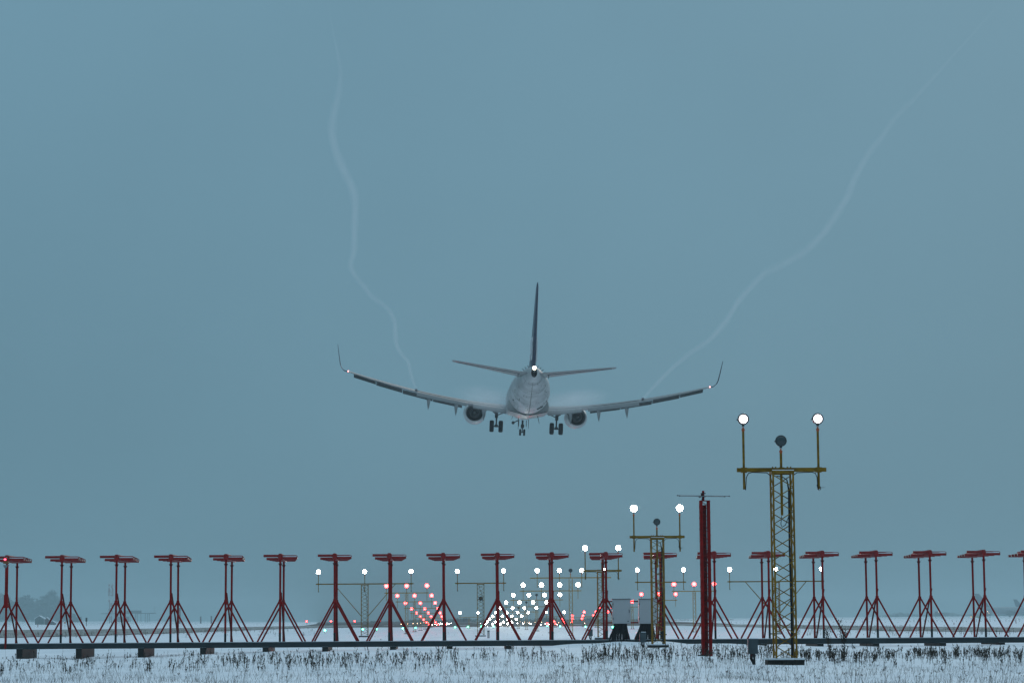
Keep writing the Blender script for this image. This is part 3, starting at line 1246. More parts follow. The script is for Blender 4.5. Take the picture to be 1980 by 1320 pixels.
for sx in (-1, 1):
    m_ = MB()
    secs = []
    for x, le, ch, t_ in WS:
        fl = .80 if x < 10.6 else 1.0
        secs.append([Vector((sx * p.x, p.y, p.z)) for p in airfoil(x, le, ch * (1.0 if x > 10.6 else .86), wz(x), t_, R(2.0))])
    m_.loft(secs)
    WG = m_.build("wing", WINGM, PL)
    # winglet: blended up from the tip
    m_ = MB()
    secs = []
    zt = wz(16.9)
    for x, dz, le, ch in ((16.9, 0, 22.0, 1.6), (17.35, .10, 22.25, 1.45), (17.62, .35, 22.5, 1.25), (17.75, .7, 22.75, 1.1), (17.87, 1.4, 23.2, .85), (18.02, 2.45, 23.9, .5)):
        q = []
        for u, h_ in ((0, 0), (.3, 1), (1, 0), (.3, -1)):
            tt = .035 * ch * h_
            ang = min(1, dz / .6)
            q.append(Vector((sx * (x - tt * ang), 20 - (le + u * ch), zt + dz + tt * (1 - ang))))
        secs.append(q)
    m_.loft(secs)
    m_.build("winglet", NAVY, PL)
    m_ = MB()
    m_.lathe([(-.12, .001), (-.1, .045), (0, .065), (.08, .05)], (sx * 16.95, 20 - 23.65, wz(16.9) + .02), 'Y', 12)
    m_.build("wingtip_lamp", NLMP, PL)
    # slats: drooped curved plates along the leading edge
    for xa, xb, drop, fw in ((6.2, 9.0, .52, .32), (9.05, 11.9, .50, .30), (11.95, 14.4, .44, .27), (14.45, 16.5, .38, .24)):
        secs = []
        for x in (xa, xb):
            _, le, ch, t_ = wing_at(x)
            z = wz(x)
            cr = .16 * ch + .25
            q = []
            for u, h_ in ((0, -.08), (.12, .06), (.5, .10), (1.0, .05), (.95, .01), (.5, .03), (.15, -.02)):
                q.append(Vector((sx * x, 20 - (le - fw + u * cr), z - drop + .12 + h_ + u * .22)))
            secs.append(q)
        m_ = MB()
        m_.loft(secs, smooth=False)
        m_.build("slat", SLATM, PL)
    # flaps: two slotted panels per segment, lowered
    for xa, xb, nm, c1, dn in ((1.98, 5.15, "flap", .20, 33), (5.75, 10.5, "flap", .21, 31)):
        for el in (0, 1, 2):
            secs = []
            for x in (xa, xb):
                _, le, ch, t_ = wing_at(x)
                if x < 5.8:
                    ch = wing_at(5.8)[2] + (wing_at(5.8)[1] - le) * .98
                te = le + ch * .86
                z = wz(x) - .02 * ch * .5
                cl = [.32, .60, .34][el] * (ch / 5.0) ** .6
                a0 = R([8, dn - 6, dn + 10][el])
                st_ = [(-.14, -.02), (.22, -.09), (.78, -.36)][el]
                k_ = (ch / 5.0) ** .6 * (.62 if x < 5.8 else 1)
                cl *= (.72 if x < 5.8 else 1)
                q = []
                for u, h_ in ((0, .02), (.12, .07), (.5, .07), (1, 0), (.5, -.03), (.1, -.045)):
                    q.append(Vector((sx * x, 20 - (te + st_[0] * k_ + u * cl * math.cos(a0) + h_ * math.sin(a0) * cl), z + st_[1] * k_ - u * cl * math.sin(a0) + h_ * math.cos(a0) * cl)))
                secs.append(q)
            m_ = MB()
            m_.loft(secs, smooth=False)
            m_.build("flap", WINGM, PL)
    # dark slot lines between wing, flaps and spoilers
    for xa, xb, off, dz in ((1.98, 10.5, .0, .05), (5.75, 10.4, .33, -.17), (2.05, 5.1, .2, -.13)):
        m_ = MB()
        pts = []
        for q in range(9):
            x = xa + (xb - xa) * q / 8
            _, le, ch, t_ = wing_at(x)
            if x < 5.8:
                ch = wing_at(5.8)[2] + (wing_at(5.8)[1] - le) * .98
            pts.append(Vector((sx * x, 20 - (le + ch * .86 + off), wz(x) + dz)))
        m_.tube(pts, .022, 5)
        m_.build("slot_line", SLATM, PL)
    # flap track fairings, tails drooping
    for x in (4.1, 6.75, 9.35):
        _, le, ch, t_ = wing_at(x)
        te = le + ch * .86
        z = wz(x)
        m_ = MB()
        secs = []
        for u, hw, zt_, zb_ in ((-1.5, .05, -.2, -.35), (-.8, .16, -.15, -.5), (.0, .19, -.15, -.62), (.7, .18, -.45, -1.0), (1.25, .12, -.85, -1.35), (1.65, .03, -1.3, -1.55)):
            secs.append([Vector((sx * x + hw * a, 20 - (te + u), z + (zt_ + zb_) / 2 + (zt_ - zb_) / 2 * b_)) for a, b_ in ((-1, .6), (-.8, 1), (.8, 1), (1, .6), (.75, -.5), (0, -1), (-.75, -.5))])
        m_.loft(secs)
        m_.build("flap_fairing", WINGM, PL)
    # engine
    ex, ez = sx * 4.95, -1.66
    EN = bpy.data.objects.new("engine", None)
    C.objects.link(EN)
    EN.parent = PL
    EN.location = (ex, 0, ez)
    m_ = MB()
    m_.lathe([(20 - 11.5, .80), (20 - 11.35, .88), (20 - 11.6, .98), (20 - 12.6, 1.08), (20 - 13.8, 1.10)], (0, 0, 0), 'Y', 36, .95)
    m_.lathe([(20 - 11.5, .80), (20 - 13.0, .76)], (0, 0, 0), 'Y', 36, .95)
    m_.build("intake_cowl", COWL, EN)
    m_ = MB()
    m_.lathe([(20 - 13.8, 1.095), (20 - 14.8, 1.05), (20 - 15.8, .93), (20 - 16.1, .86), (20 - 16.1, .82), (20 - 14.0, .80)], (0, 0, 0), 'Y', 36, .96)
    m_.build("fan_cowl", WHITE, EN)
    m_ = MB()
    m_.lathe([(20 - 14.2, .80), (20 - 14.2, .50), (20 - 15.8, .50), (20 - 17.2, .36), (20 - 17.2, .33), (20 - 16.6, .31)], (0, 0, 0), 'Y', 28)
    m_.build("core_nozzle", ENGD, EN)
    m_ = MB()
    m_.lathe([(20 - 16.6, .31), (20 - 16.7, .17), (20 - 17.6, .13), (20 - 17.9, .001)], (0, 0, 0), 'Y', 20)
    m_.build("exhaust_cone", GEAR, EN)
    m_ = MB()
    m_.loft([[Vector((a * .18, 20 - s_, zz)) for a, zz in ((-1, z0), (-1, z1), (1, z1), (1, z0))] for s_, z0, z1 in ((13.6, .6, .95), (15.2, .6, .95), (17.6, .35, .8), (19.0, .45, .6))], smooth=False)
    m_.build("pylon", WINGM, EN)
    # main landing gear
    G = bpy.data.objects.new("main_gear", None)
    C.objects.link(G)
    G.parent = PL
    G.location = (sx * 2.86, .4, 0)
    m_ = MB()
    m_.cyl((0, 0, -1.2), (0, 0, -2.2), .14, .14, n=12)
    m_.cyl((0, 0, -2.2), (0, 0, -3.0), .075, .075, n=12)
    m_.cyl((-.62, 0, -2.99), (.62, 0, -2.99), .065, n=10)
    m_.box((0, -.12, -2.95), (.3, .2, .26))
    m_.bar((0, -.16, -2.1), (0, -.34, -2.5), .1)
    m_.bar((0, -.34, -2.5), (0, -.1, -2.95), .09)
    m_.build("strut", GEAR, G)
    m_ = MB()
    m_.cyl((0, 0, -1.95), (-sx * .95, .1, -1.55), .05, n=8)
    m_.cyl((0, .1, -2.0), (0, 1.0, -1.4), .05, n=8)
    m_.tube([(sx * .05, -.05, -1.8), (sx * .3, -.1, -1.66), (sx * .55, -.15, -1.40), (sx * .85, -.15, -1.36), (sx * 1.1, -.15, -1.6), (sx * 1.18, -.1, -1.75)], .065, 8)
    m_.build("side_brace", GEAR, G)
    m_ = MB()
    m_.box((sx * .14, .25, -1.75), (.05, .8, .85))
    m_.build("gear_door", GEAR, G)
    for wx in (-.43, .43):
        m_ = MB()
        m_.lathe([], (0, 0, 0)) if False else None
        pr = [(-.2, .30), (-.205, .46), (-.17, .53), (-.1, .56), (.1, .56), (.17, .53), (.205, .46), (.2, .30), (.1, .27), (-.1, .27)]
        secs = []
        for tt, rr in pr:
            secs.append([Vector((wx + tt, rr * math.cos(2 * math.pi * k / 28), -2.99 + rr * math.sin(2 * math.pi * k / 28))) for k in range(28)])
        m_.loft(secs, caps=True)
        wh = m_.build("wheel", TYRE, G)
        m_ = MB()
        m_.cyl((wx - .14, 0, -2.99), (wx + .14, 0, -2.99), .29, n=20)
        m_.build("rim", GEAR, wh)
    # tailplane
    m_ = MB()
    secs = []
    for x, le, ch, t_ in ((.35, 33.0, 4.4, .09), (1.0, 33.5, 3.95, .09), (4.0, 35.6, 2.7, .08), (7.0, 37.6, 1.5, .08), (7.18, 37.9, 1.1, .05)):
        secs.append([Vector((sx * p.x, p.y, p.z)) for p in airfoil(x, le, ch, 1.10 + .125 * x, t_, R(-3.0))])
    m_.loft(secs)
    m_.build("tailplane", WINGM, PL)
    m_ = MB()
    for x in (1.35,):
        m_.bar(S(sx * x, 37.2, 1.2), S(sx * x, 37.3, .88), .05, .2)
    m_.build("tail_bracket", BLK, PL)
    m_ = MB()
    m_.tube([S(sx * (.42 + .5 * u), 35.5 - .6 * u, 1.25 - .42 * u - .1 * math.sin(math.pi * u)) for u in (0, .25, .5, .75, 1)], .05, 6)
    m_.build("tailplane_seal", BLK, PL)
    # strips along the tailplane hinge
    m_ = MB()
    m_.tube([S(sx * 1.2, 36.6, 1.22), S(sx * 4.0, 37.65, 1.54), S(sx * 6.8, 38.75, 1.88)], .025, 5)
    m_.build("hinge_line", DRK, PL)

# fin
m_ = MB()
secs = []
for z, le, ch, hw in ((1.7, 28.6, 9.6, .32), (2.4, 30.6, 7.2, .30), (3.4, 32.0, 6.1, .27), (5.5, 33.9, 4.6, .21), (7.5, 35.7, 3.4, .15), (8.8, 36.9, 2.4, .11), (9.15, 37.5, 1.7, .05)):
    q = []
    for u, h_ in ((0, 0), (.04, .45), (.15, .85), (.35, 1), (.65, .72), (1, .08), (1, -.08), (.65, -.72), (.35, -1), (.15, -.85), (.04, -.45)):
        q.append(S(hw * h_, le + u * ch, z))
    secs.append(q)
m_.loft(secs)
FIN = m_.build("fin", NAVY, PL)
m_ = MB()
m_.tube([S(0, 38.0, 1.9), S(0, 38.2, 3.5), S(0, 38.6, 6.0), S(0, 39.0, 9.0)], .045, 6)
m_.build("rudder_edge", NAVY, FIN)
# lettering along both faces of the fin
for sx in (-1, 1):
    fc = bpy.data.curves.new("lettering", 'FONT')
    fc.body = "SAS"
    fc.size = 1.75
    fc.extrude = 0.012
    fc.align_x = 'CENTER'
    fc.align_y = 'CENTER'
    fc.resolution_u = 4
    tmp = bpy.data.objects.new("tmp", fc)
    C.objects.link(tmp)
    bpy.context.view_layer.update()
    me = bpy.data.meshes.new_from_object(tmp.evaluated_get(bpy.context.evaluated_depsgraph_get()))
    bpy.data.objects.remove(tmp)
    o = obj("lettering", me, WTXT, FIN)
    zc = 3.35
    o.matrix_local = Matrix.Translation(S(sx * .25, 35.9, zc)) @ Matrix.Rotation(-sx * .062, 4, 'Z') @ Matrix(((0, -sx * 0.022, sx, 0), (sx, 0, 0, 0), (0, 1.7, 0, 0), (0, 0, 0, 1)))
# nose gear
G = bpy.data.objects.new("nose_gear", None)
C.objects.link(G)
G.parent = PL
G.location = (0, 16, 0)
m_ = MB()
m_.cyl((0, 0, -1.8), (0, 0, -2.65), .10, n=12)
m_.cyl((0, 0, -2.6), (0, 0, -3.05), .055, n=10)
m_.cyl((-.3, 0, -3.03), (.3, 0, -3.03), .05, n=10)
m_.box((0, -.05, -2.4), (.34, .1, .35))
m_.cyl((0, 0, -2.3), (0, .9, -1.8), .05, n=8)
m_.build("strut", GEAR, G)
for sx in (-1, 1):
    m_ = MB()
    m_.box((sx * .38, .1, -2.12), (.04, 1.5, .62))
    m_.build("gear_door", GEAR, G)
    m_ = MB()
    secs = []
    for tt, rr in ((-.1, .18), (-.105, .27), (-.08, .32), (-.04, .34), (.04, .34), (.08, .32), (.105, .27), (.1, .18)):
        secs.append([Vector((sx * .205 + tt, rr * math.cos(2 * math.pi * k / 24), -3.03 + rr * math.sin(2 * math.pi * k / 24))) for k in range(24)])
    m_.loft(secs)
    m_.build("wheel", TYRE, G)
m_ = MB()
m_.lathe([(-.02, .001), (-.02, .16), (.1, .16)], (-1.0, -2.0, -2.15), 'Y', 14)
m_.bar((-.9, -2.0, -2.1), (-.5, -2.0, -1.9), .1)
m_.build("taxi_lamp", DRK, G)

# ------------------------------------------------------------------ vortex trails and wing mist (thin condensation)
def vol_mat(name, dens, col=(.95, .97, 1.0), soft=None, aniso=0.3):
    m = bpy.data.materials.new(name)
    m.use_nodes = True
    n, l = m.node_tree.nodes, m.node_tree.links
    n.clear()
    o_ = n.new("ShaderNodeOutputMaterial")
    v = n.new("ShaderNodeVolumePrincipled")
    v.inputs["Color"].default_value = (*col, 1)
    v.inputs["Density"].default_value = dens
    v.inputs["Anisotropy"].default_value = aniso
    l.new(v.outputs[0], o_.inputs["Volume"])
    if soft:
        t = n.new("ShaderNodeTexCoord")
        ln = n.new("ShaderNodeVectorMath")
        ln.operation = 'LENGTH'
        l.new(t.outputs["Object"], ln.inputs[0])
        mr = n.new("ShaderNodeMapRange")
        mr.interpolation_type = 'SMOOTHSTEP'
        mr.inputs["From Min"].default_value = 0.15
        mr.inputs["From Max"].default_value = 1.0
        mr.inputs["To Min"].default_value = dens
        mr.inputs["To Max"].default_value = 0.0
        l.new(ln.outputs["Value"], mr.inputs["Value"])
        nz = n.new("ShaderNodeTexNoise")
        nz.inputs["Scale"].default_value = 2.2
        nz.inputs["Detail"].default_value = 3
        l.new(t.outputs["Object"], nz.inputs["Vector"])
        mm = n.new("ShaderNodeMath")
        mm.operation = 'MULTIPLY'
        l.new(mr.outputs[0], mm.inputs[0])
        m2 = n.new("ShaderNodeMath")
        m2.operation = 'MULTIPLY_ADD'
        l.new(nz.outputs["Fac"], m2.inputs[0])
        m2.inputs[1].default_value = 1.6
        m2.inputs[2].default_value = 0.15
        l.new(m2.outputs[0], mm.inputs[1])
        l.new(mm.outputs[0], v.inputs["Density"])
    return m


GL = math.tan(R(3.0))


def trail(pts, h0, Y0, label, wid, mt):
    P, rr = [], []
    for (px, py), w_ in zip(pts, wid):
        d = ray(px, py)
        el = d.z / d.y
        Y = (h0 + Y0 * GL - CAM_H) / (el + GL)
        P.append(CAMP + d * (Y / d.y))
        rr.append(w_ / 2 / F_PX * Y)
    # smooth resample
    Q, q = [], []
    n = len(P)
    for i in range(n - 1):
        p0, p1, p2, p3 = P[max(i - 1, 0)], P[i], P[i + 1], P[min(i + 2, n - 1)]
        for k in range(6):
            t = k / 6
            Q.append(.5 * ((2 * p1) + (p2 - p0) * t + (2 * p0 - 5 * p1 + 4 * p2 - p3) * t * t + (3 * p1 - p0 - 3 * p2 + p3) * t ** 3))
            q.append(rr[i] * (1 - t) + rr[i + 1] * t)
    Q.append(P[-1])
    q.append(rr[-1])
    jit = [1 + .12 * math.sin(i * .9 + 1.7 * math.sin(i * .31)) for i in range(len(q))]
    m = MB()
    m.tube(Q, [a * j * 1.25 for a, j in zip(q, jit)], 12)
    o = m.build("vapour_trail", mt)
    for sc_ in (.9, .5):
        m = MB()
        m.tube([p + Vector((0, 0, a * .15 * math.sin(i * .7))) for i, (p, a) in enumerate(zip(Q, q))], [a * sc_ * (2 - j) for a, j in zip(q, jit)], 10)
        m.build("trail_core", mt, o)
    tag(o, label, "vapour trail", "vapour trails off the wings", "stuff")
    return o


TM = vol_mat("vapour", 0.03)
TMI = vol_mat("vapour_core", 0.12)
lt = [(804.8, 754), (794.5, 723.5), (789.4, 700.3), (776.5, 684), (767, 666.8), (764.4, 643.6), (763, 623), (753.3, 601), (737.9, 587), (717.3, 571.5), (701.8, 551), (686.4, 533), (678, 512), (684, 488), (685.5, 433), (686.6, 394), (680.7, 362), (665, 331), (649, 291), (642, 252), (647, 213), (655, 181), (658, 140), (651, 95), (640, 40), (632, -30)]
lw = [5, 7, 8, 8.5, 9, 9, 9, 9.5, 10, 10, 10, 10, 11, 12, 14, 15, 16, 17, 17, 16, 15, 13, 9, 6, 3, 1]
rt = [(1243, 771.6), (1267, 744), (1300, 711.6), (1332.7, 684), (1370.9, 657), (1403.6, 621.6), (1425.4, 586), (1455, 552), (1480, 528), (1518, 509), (1556, 486), (1589, 455), (1616, 417), (1638, 381.7), (1654, 343.5), (1676, 303), (1703.5, 267), (1731, 229), (1774, 185), (1812.5, 142), (1855, 95), (1900, 45), (1960, -20)]
rw = [6, 8, 9, 10, 11, 11, 11.5, 12, 13, 14, 14, 14, 14, 14, 13.5, 13, 12, 11, 10, 8, 6, 4, 2]
trail(lt, 22.4, 221, "faint white vapour trail winding up from the left wing", lw, TM)
trail(rt, 21.4, 221, "faint white vapour trail sweeping up right from the right wing", rw, TM)

MM = vol_mat("wing_mist", 0.12, soft=True)


def blob(c, r3, label, rot=0.0):
    b = MB()
    n, k = 16, 10
    vs_ = []
    for i in range(1, k):
        a = math.pi * i / k
        for j in range(n):
            g = 2 * math.pi * j / n
            vs_.append(Vector((math.sin(a) * math.cos(g), math.sin(a) * math.sin(g), math.cos(a))))
    fs_ = []
    for i in range(k - 2):
        for j in range(n):
            fs_.append((i * n + j, (i + 1) * n + j, (i + 1) * n + (j + 1) % n, i * n + (j + 1) % n))
    vs_ += [Vector((0, 0, 1)), Vector((0, 0, -1))]
    T_ = len(vs_) - 2
    for j in range(n):
        fs_.append((T_, j, (j + 1) % n))
        fs_.append((T_ + 1, (k - 2) * n + (j + 1) % n, (k - 2) * n + j))
    b.add(vs_, fs_, True)
    o = b.build("wing_mist", MM)
    o.location = c
    o.scale = r3
    o.rotation_euler = (0, rot, 0)
    tag(o, label, "mist", "vapour over the wing roots", "stuff")


cL, cR = at(955, 774, 222), at(1100, 777, 222)
blob(cL, (4.6, 4.5, 1.5), "thin white mist over the left wing root", R(12))
blob(cR, (4.6, 4.5, 1.4), "thin white mist over the right wing root", R(-8))

# ------------------------------------------------------------------ runway lights beyond
def ground_lamp_mesh(m, r=.09):
    b = MB()
    b.lathe([(0, .0005), (-.03, r * .6), (-.05, r), (-.06, r)], (0, 0, 0), 'Y', 10)
    me = b.mesh("lens")
    me.materials.append(m)
    return me


GLM = {k: ground_lamp_mesh(m, r) for k, m, r in (('G', GLAMP, .13), ('W', WLAMP, .10), ('A', ALAMP, .10), ('R', RLAMP, .15))}
_b = MB()
_b.lathe([(-.03, .10), (.06, .11), (.07, .001)], (0, 0, 0), 'Y', 10)
_b.box((0, .02, -.16), (.05, .05, .2))
ME_GB = _b.mesh("fitting")
ME_GB.materials.append(DRK)


def ground_lamp(name, p, kind, label, cat, group, scale=1.0):
    t = thing(name, p, label, cat, group)
    obj("fitting", ME_GB, None, t, (0, .05, 0))
    o = obj("lens", GLM[kind], None, t, (0, 0, 0))
    o.scale = (scale, scale, scale)
    return t


def low_lamp_px(px, py, kind, name, label, cat, group, h=.22, Y=None, scale=1.0):
    if Y is None:
        d = ray(px, py)
        Y = min((CAM_H - h) / (-d.z) * d.y if d.z < 0 else 600, 700)
    ground_lamp(name, at(px, py, Y), kind, label, cat, group, scale)


gr = [(628.5, 1217.8, "far left"), (701.6, 1215.6, "behind the braced yellow mast on the left"), (728, 1215, "second right of the braced yellow mast"), (779, 1214, "left of the red lamp cluster"),
      (803.5, 1213, "under the red lamp cluster"), (880, 1211.5, "right of the red lamp cluster"), (905, 1211, "left of the reel mast"), (930.8, 1210.5, "inside the reel mast"), (954.7, 1210.5, "left of the bright white cluster"),
      (1058, 1209.2, "right of the bright white cluster"), (1083, 1210, "before the antenna left of the cabinets"), (1132, 1211, "left of the nearest cabinet's mast"), (1184.5, 1211.5, "beside the left cabinet's cables"), (1247, 1211, "between the cabinet cables")]
for px, py, nm in gr:
    low_lamp_px(px, py, 'G', "threshold_light", "low green runway light, " + nm, "runway light", "green threshold lights", scale=.62)
for k, (px, py) in enumerate([(593, 1200.3), (640, 1200.3), (686, 1200), (735, 1199.8)]):
    p = at(px, py, 640)
    t = thing("slope_light", p, "red approach slope light standing out on the left, %s from the left" % ["first", "second", "third", "fourth"][k], "runway light", "row of four red slope lights")
    m_ = MB()
    m_.box((0, .35, -.05), (.5, .7, .4))
    m_.box((0, .35, -.5), (.08, .08, .6))
    m_.build("housing", DRK, t)
    o = obj("lens", GLM['R'], None, t, (0, -.02, 0))
    o.scale = (1.35,) * 3
    beam('R', (0, -.1, 0), t)
# runway edge lights and touchdown barrettes on the runway itself
for k in range(9):
    for s_, nm in ((-1, "left"), (1, "right")):
        y = 448 + 58 * k
        x = CX + s_ * 17.2
        ground_lamp("edge_light", (x, y, gz(x, y) + .3), 'A', "warm white light on the %s edge of the runway, number %d from the near end" % (nm, k + 1), "runway light", "runway edge lights", .5)
for k in range(7):
    y = 440 + 60 * k + 8
    for s_, nm in ((-1, "left"), (1, "right")):
        t = thing("touchdown_barrette", (CX + s_ * 10.5, y, gz(CX, y) + .1), "three white lights set in the runway, %s half, row %d from its near end" % (nm, k + 1), "runway light", "touchdown light bars")
        for q in (-1.5, 0, 1.5):
            o = obj("lens", GLM['W'], None, t, (q, 0, 0))
            o.scale = (.42,) * 3
    if k % 2 == 0:
        ground_lamp("centreline_light", (CX, y + 10, gz(CX, y) + .1), 'W', "white light set in the runway centreline, row %d from the near end" % (k // 2 + 1), "runway light", "runway centreline lights", .45)

# ------------------------------------------------------------------ far background
FOREST = mat("distant_conifers", (0.03, 0.045, 0.04), 0.9, var=.4, scale=.3)
BARK = mat("bark", (0.06, .05, .045), .9)


def wood():
    b = MB()
    for n_ in range(280):
        u = random.random()
        px = -190 + u * 345
        Y = random.uniform(2900, 3300)
        p = at(px, 1198, Y)
        x = p.x
        z0 = gz(x, Y) - .3
        top = at(px, 1152 + 10 * math.sin(px * .05) + random.uniform(-8, 12) + max(0, px - 95) * .75 + (12 if 62 < px < 95 else 0), Y).z
        h_ = max(top - z0, 5)
        r_ = h_ * random.uniform(.16, .26)
        b.cyl((x, Y, z0), (x, Y, z0 + h_ * .3), .25, .2, n=5)
        for k in range(90):
            v = random.random() ** .8
            rad = r_ * 1.6 * math.sqrt(v * (1.03 - v)) * random.uniform(.3, 1.1)
            g = random.random() * 6.283
            c = Vector((x + rad * math.cos(g), Y + rad * math.sin(g), z0 + h_ * (.1 + .9 * v)))
            s2 = random.uniform(1.6, 3.4)
            q = [c + Vector((random.uniform(-s2, s2), random.uniform(-s2, s2), random.uniform(-s2, s2) * .8)) for _ in range(3)]
            b.add(q, [(0, 1, 2)])
    o = b.build("wood", FOREST)
    tag(o, "hazy dark wood on the left horizon", None, None, "stuff")


wood()


def far_band(name, px0, px1, Y, hpx, label, dens):
    b = MB()
    n_ = int(abs(px1 - px0) * dens)
    for _ in range(n_):
        px = random.uniform(px0, px1)
        yy = Y * random.uniform(.96, 1.06)
        p = at(px, 1196, yy)
        z0 = gz(p.x, yy) - .2
        h_ = hpx / F_PX * yy * random.uniform(.5, 1.1) * (.55 + .45 * math.sin(px * .037) ** 2) * max(.25, 1 - abs(px - 985) / 420 if px < 1500 else 1)
        for k in range(14):
            c = Vector((p.x + random.uniform(-1, 1) * h_ * .5, yy, z0 + random.random() * h_))
            s2 = h_ * .22
            b.add([c + Vector((random.uniform(-s2, s2), random.uniform(-s2, s2), random.uniform(-s2, s2))) for _ in range(3)], [(0, 1, 2)])
    tag(b.build(name, FOREST), label, None, None, "stuff")


far_band("treeline", 640, 1420, 1700, 10, "low dark treeline far beyond the runway", 2.2)
far_band("treeline", 1700, 2080, 3000, 8, "low hazy bushes on the right horizon", 1.2)

HUTM = mat("hut_boards", (.05, .06, .055), .8, var=.2)
HUTR = mat("hut_red_boards", (.10, .03, .028), .8, var=.2)


def hut(px0, px1, py_e, py_r, py_b, Y, mt, label, ln=1.3):
    a, c = at(px0, py_b, Y), at(px1, py_b, Y)
    w_ = c.x - a.x
    e_ = at(px0, py_e, Y).z - a.z
    r_ = at(px0, py_r, Y).z - a.z
    t = thing("hut", ((a.x + c.x) / 2, Y, a.z), label, "hut", "huts on the left horizon")
    d = w_ * ln
    b = MB()
    b.loft([[Vector((-w_ / 2, y, -1.5)), Vector((-w_ / 2, y, e_)), Vector((0, y, r_)), Vector((w_ / 2, y, e_)), Vector((w_ / 2, y, -1.5))] for y in (0, d)], smooth=False)
    b.build("wall", mt, t)
    for sx in (-1, 1):
        b = MB()
        b.loft([[Vector((sx * w_ * .56, y, e_ - .06 * w_)), Vector((0, y, r_ + .02)), Vector((0, y, r_ + .3)), Vector((sx * w_ * .56, y, e_ + .2))] for y in (-.3, d + .3)], smooth=False)
        b.build("roof", SNOWC, t)
    b = MB()
    b.box((0, -.04, e_ * .42), (w_ * .2, .06, e_ * .8))
    b.build("door", DRK, t)


hut(67.5, 84, 1195, 1190, 1206, 1700, HUTM, "small dark hut with a snowy gable roof on the left horizon")
hut(87, 94, 1196.5, 1193, 1209, 1500, HUTR, "narrow reddish hut just right of the dark gabled hut")
hut(96, 106, 1203, 1200, 1211, 1400, HUTR, "lowest reddish hut with an open front, right of the others")

# striped lattice tower
STR = mat("faded_red_paint", (.22, .03, .03), .7)
STW = mat("faded_white_paint", (.5, .5, .5), .7)
Yt = 2300
p0, p1 = at(213.5, 1216, Yt), at(213.5, 1126, Yt)
t = thing("radio_tower", (p0.x, Yt, p0.z), "faint red and white lattice tower fading into the haze on the left", "tower")
Ht = p1.z - p0.z
for k in range(7):
    z0, z1 = k * Ht / 7, (k + 1) * Ht / 7
    wd = 3.8 if k > 3 else 2.0
    b = lattice(z1 - z0, wd, wd, .34, .26, 2.0)
    b.build("tower_section", STR if k % 2 else STW, t, (0, 0, z0))
b = MB()
for k in range(16):
    z = Ht * random.uniform(.35, .98)
    sx = random.choice((-1, 1))
    b.box((sx * random.uniform(1, 2.2), -1.8, z), (.9, .8, random.uniform(1, 2.4)))
b.build("antenna_panel", STR, t)
# raised platform with legs
HZ = mat("haze_grey_building", (.10, .11, .12), .8)
Yp = 2500
q0, q1 = at(196, 1185.5, Yp), at(301, 1185.5, Yp)
gp = at(250, 1200.5, Yp)
t = thing("platform", ((q0.x + q1.x) / 2, Yp, gp.z), "raised platform on thin legs with a low cabin, faint in the haze on the left", "platform")
wd = q1.x - q0.x
hp = q0.z - gp.z
b = MB()
b.box((0, 0, hp), (wd, 8, .8))
b.build("deck", HZ, t)
for px in (252, 262, 265.5, 272.5, 281, 285.5, 289):
    b = MB()
    b.box((at(px, 1190, Yp).x - (q0.x + q1.x) / 2, 0, hp / 2 - .5), (.55, .55, hp + 1))
    b.build("leg", HZ, t)
b = MB()
c0, c1 = at(242, 1180, Yp), at(273.5, 1180, Yp)
b.box(((c0.x + c1.x) / 2 - (q0.x + q1.x) / 2, 0, hp + .4 + 1.3), (c1.x - c0.x, 5, 2.6))
b.build("cabin", HZ, t)
b = MB()
c0, c1 = at(227, 1190, Yp), at(249, 1190, Yp)
b.box(((c0.x + c1.x) / 2 - (q0.x + q1.x) / 2, 2, 2.2), (c1.x - c0.x, 5, 5.4))
b.build("shed", HZ, t)
b = MB()
b.box((at(299, 1180, Yp).x - (q0.x + q1.x) / 2, 0, hp + 3.6), (.24, .24, 6.8))
b.build("pole", HZ, t)


def pole_thing(px, y0, y1, Y, wd, m, label, cat="pole", name="pole", head=None):
    a, c = at(px, y1, Y), at(px, y0, Y)
    t = thing(name, a, label, cat)
    b = MB()
    b.box((0, 0, (c.z - a.z) / 2 - .3), (wd, wd, c.z - a.z + .6))
    b.build("post", m, t)
    if head:
        b = MB()
        b.box((0, -.02, c.z - a.z), head[0])
        b.build("head", head[1], t)
    return t


STRIPE = STR
for px, y0, y1, nm in ((347, 1174, 1212, "striped marker mast behind the fourth red antenna"), (388, 1191, 1206, "short striped marker post left of the fifth red antenna"), (408.5, 1190, 1206, "short striped marker post at the fifth red antenna's braces")):
    Y = 1800
    a, c = at(px, y1, Y), at(px, y0, Y)
    t = thing("marker_mast", a, nm, "marker mast", "striped marker masts on the left")
    n = 6
    hh = (c.z - a.z) / n
    for k in range(n):
        b = MB()
        b.box((0, 0, (k + .5) * hh), (1.0 if px > 350 else 1.6, .8, hh))
        b.build("band", STR if k % 2 == 0 else DRK, t)
pole_thing(73, 1205, 1219, 560, .12, STR, "thin reddish stake in the snow below the dark hut", "stake", "stake")
pole_thing(125.5, 1203, 1217, 560, .1, STW, "thin stake with an orange top near the second red antenna", "stake", "stake", ((.3, .3, .3), mat("orange_plastic", (.5, .1, .03), .6)))
pole_thing(167, 1197, 1212, 700, .14, DRK, "dark headed post left of the striped lattice tower", "post", "post", ((.5, .4, 1.1), DRK))
pole_thing(423, 1207, 1221, 400, .09, STR, "thin reddish stake right of the fifth red antenna", "stake", "stake")
pole_thing(1845, 1203, 1221, 300, .07, STR, "thin stake right of the small grey far boxes", "stake", "stake")
pole_thing(1965, 1196, 1219, 330, .07, STR, "thin stake beside the wide grey far box", "stake", "stake")

